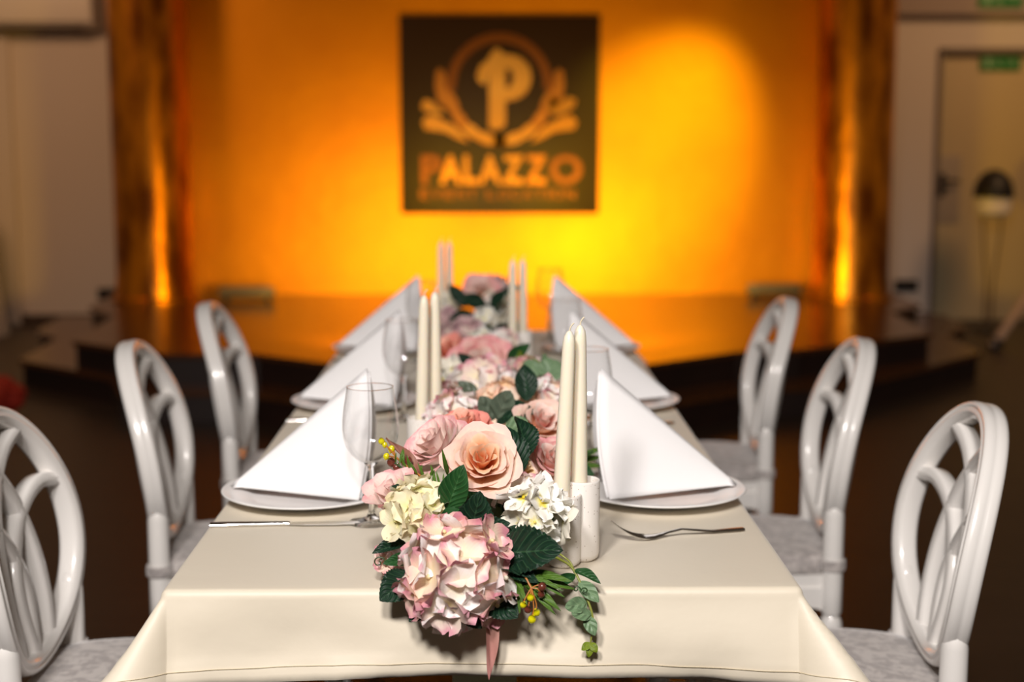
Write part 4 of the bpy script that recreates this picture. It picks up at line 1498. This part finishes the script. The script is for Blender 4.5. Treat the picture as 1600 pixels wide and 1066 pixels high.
# hanging vine
vp = [(0.080, 1.80, 0.790), (0.100, 1.775, 0.789), (0.115, 1.76, 0.781), (0.128, 1.745, 0.757), (0.138, 1.735, 0.731), (0.139, 1.735, 0.710), (0.136, 1.735, 0.690)]
vo = Vector(vp[0])
vine = obj('hanging_vine', tube(bmesh.new(), [p - vo for p in catmull(vp, 6)], lambda t: 0.0020 - 0.0009 * t, 7), M_stem_g, gar, loc=vo - GO)
for kd, b_, t_, n_, w_ in (('mid', (0.116, 1.76, 0.780), (0.149, 1.74, 0.771), (0.1, -0.6, 0.8), 0.6), ('small', (0.122, 1.75, 0.768), (0.146, 1.73, 0.748), (0, -0.9, 0.4), 1.2),
                           ('euc', (0.132, 1.74, 0.742), (0.104, 1.72, 0.744), (0.2, -0.9, 0.4), 0.7), ('euc', (0.138, 1.735, 0.728), (0.112, 1.72, 0.736), (0.2, -0.9, 0.4), 0.6),
                           ('small', (0.130, 1.735, 0.728), (0.142, 1.725, 0.705), (0.1, -0.9, 0.3), 1.4), ('olive', (0.136, 1.735, 0.692), (0.125, 1.73, 0.684), (0, -0.9, 0.4), 2.2),
                           ('olive', (0.136, 1.735, 0.692), (0.145, 1.73, 0.681), (0, -0.9, 0.4), 2.2), ('olive', (0.136, 1.735, 0.690), (0.134, 1.73, 0.674), (0, -0.9, 0.4), 1.8),
                           ('mid', (0.118, 1.755, 0.775), (0.085, 1.73, 0.765), (0, -0.8, 0.6), 0.6)):
    leaf(kd, b_, t_, n_, w_, 'leaf', vine, vo)
vp2 = [(0.085, 1.80, 0.800), (0.10, 1.77, 0.797), (0.112, 1.765, 0.788), (0.117, 1.76, 0.776)]
obj('vine_tendril', tube(bmesh.new(), [p - GO for p in catmull(vp2, 5)], 0.0013, 6), M_stem_g, gar)
# curled tendrils
for c_, sc, fl_ in (((-0.134, 1.775, 0.786), 0.009, 1), ((0.128, 1.728, 0.762), 0.005, -1), ((0.118, 1.728, 0.764), 0.005, 1)):
    pts = [Vector((c_[0] + fl_ * sc * (1 - 0.07 * i) * math.cos(i * 0.55), c_[1] + 0.0002 * i, c_[2] + sc * (1 - 0.07 * i) * math.sin(i * 0.55))) for i in range(14)]
    if sc > 0.008:
        pts = [Vector((-0.105, 1.765, 0.800)), Vector((-0.116, 1.77, 0.797))] + pts
    obj('curled_tendril', tube(bmesh.new(), [p - GO for p in catmull(pts, 2)], 0.0009, 5), M_stem_v, gar)
# eucalyptus sprig standing out of the middle of the garland
ev = [(0.110, 2.50, 0.84), (0.128, 2.56, 0.868), (0.120, 2.64, 0.886), (0.105, 2.69, 0.905), (0.085, 2.73, 0.911), (0.072, 2.75, 0.908)]
eo = Vector(ev[0])
euc = obj('eucalyptus_sprig', tube(bmesh.new(), [p - eo for p in catmull(ev, 5)], 0.0016, 6), M_stem_g, gar, loc=eo - GO)
for kd, b_, t_, n_, w_ in (('euc', (0.098, 2.70, 0.908), (0.082, 2.68, 0.878), (0.1, -0.9, 0.4), 1.2), ('small', (0.110, 2.68, 0.885), (0.114, 2.66, 0.925), (0.3, -0.9, 0.2), 1.1),
                           ('euc', (0.120, 2.64, 0.88), (0.138, 2.66, 0.915), (0, -0.9, 0.4), 1.1), ('euc', (0.120, 2.64, 0.882), (0.120, 2.66, 0.920), (0.1, -0.9, 0.4), 1.1),
                           ('euc', (0.134, 2.60, 0.872), (0.100, 2.58, 0.868), (0, -0.8, 0.6), 1.1), ('olive', (0.072, 2.75, 0.908), (0.06, 2.74, 0.905), (0, -0.8, 0.6), 2.5), ('olive', (0.072, 2.75, 0.908), (0.066, 2.74, 0.918), (0, -0.8, 0.6), 2.5), ('olive', (0.074, 2.75, 0.908), (0.062, 2.74, 0.897), (0, -0.8, 0.6), 2.5)):
    leaf(kd, b_, t_, n_, w_, 'leaf', euc, eo)
# dark twiggy sprig showing past the candles
for i in range(9):
    b_ = Vector((0.130, 2.25, 0.80))
    leaf(random.choice(('blade', 'small', 'mid')), b_, b_ + Vector((random.uniform(0.02, 0.075), random.uniform(-.03, .03), random.uniform(-0.01, 0.055))), (0, -0.8, 0.6), 1.0)
obj('twig', tube(bmesh.new(), [Vector((0.05, 2.3, 0.79)) - GO, Vector((0.13, 2.25, 0.80)) - GO, Vector((0.175, 2.24, 0.83)) - GO], 0.002, 6), M_stem_v, gar)
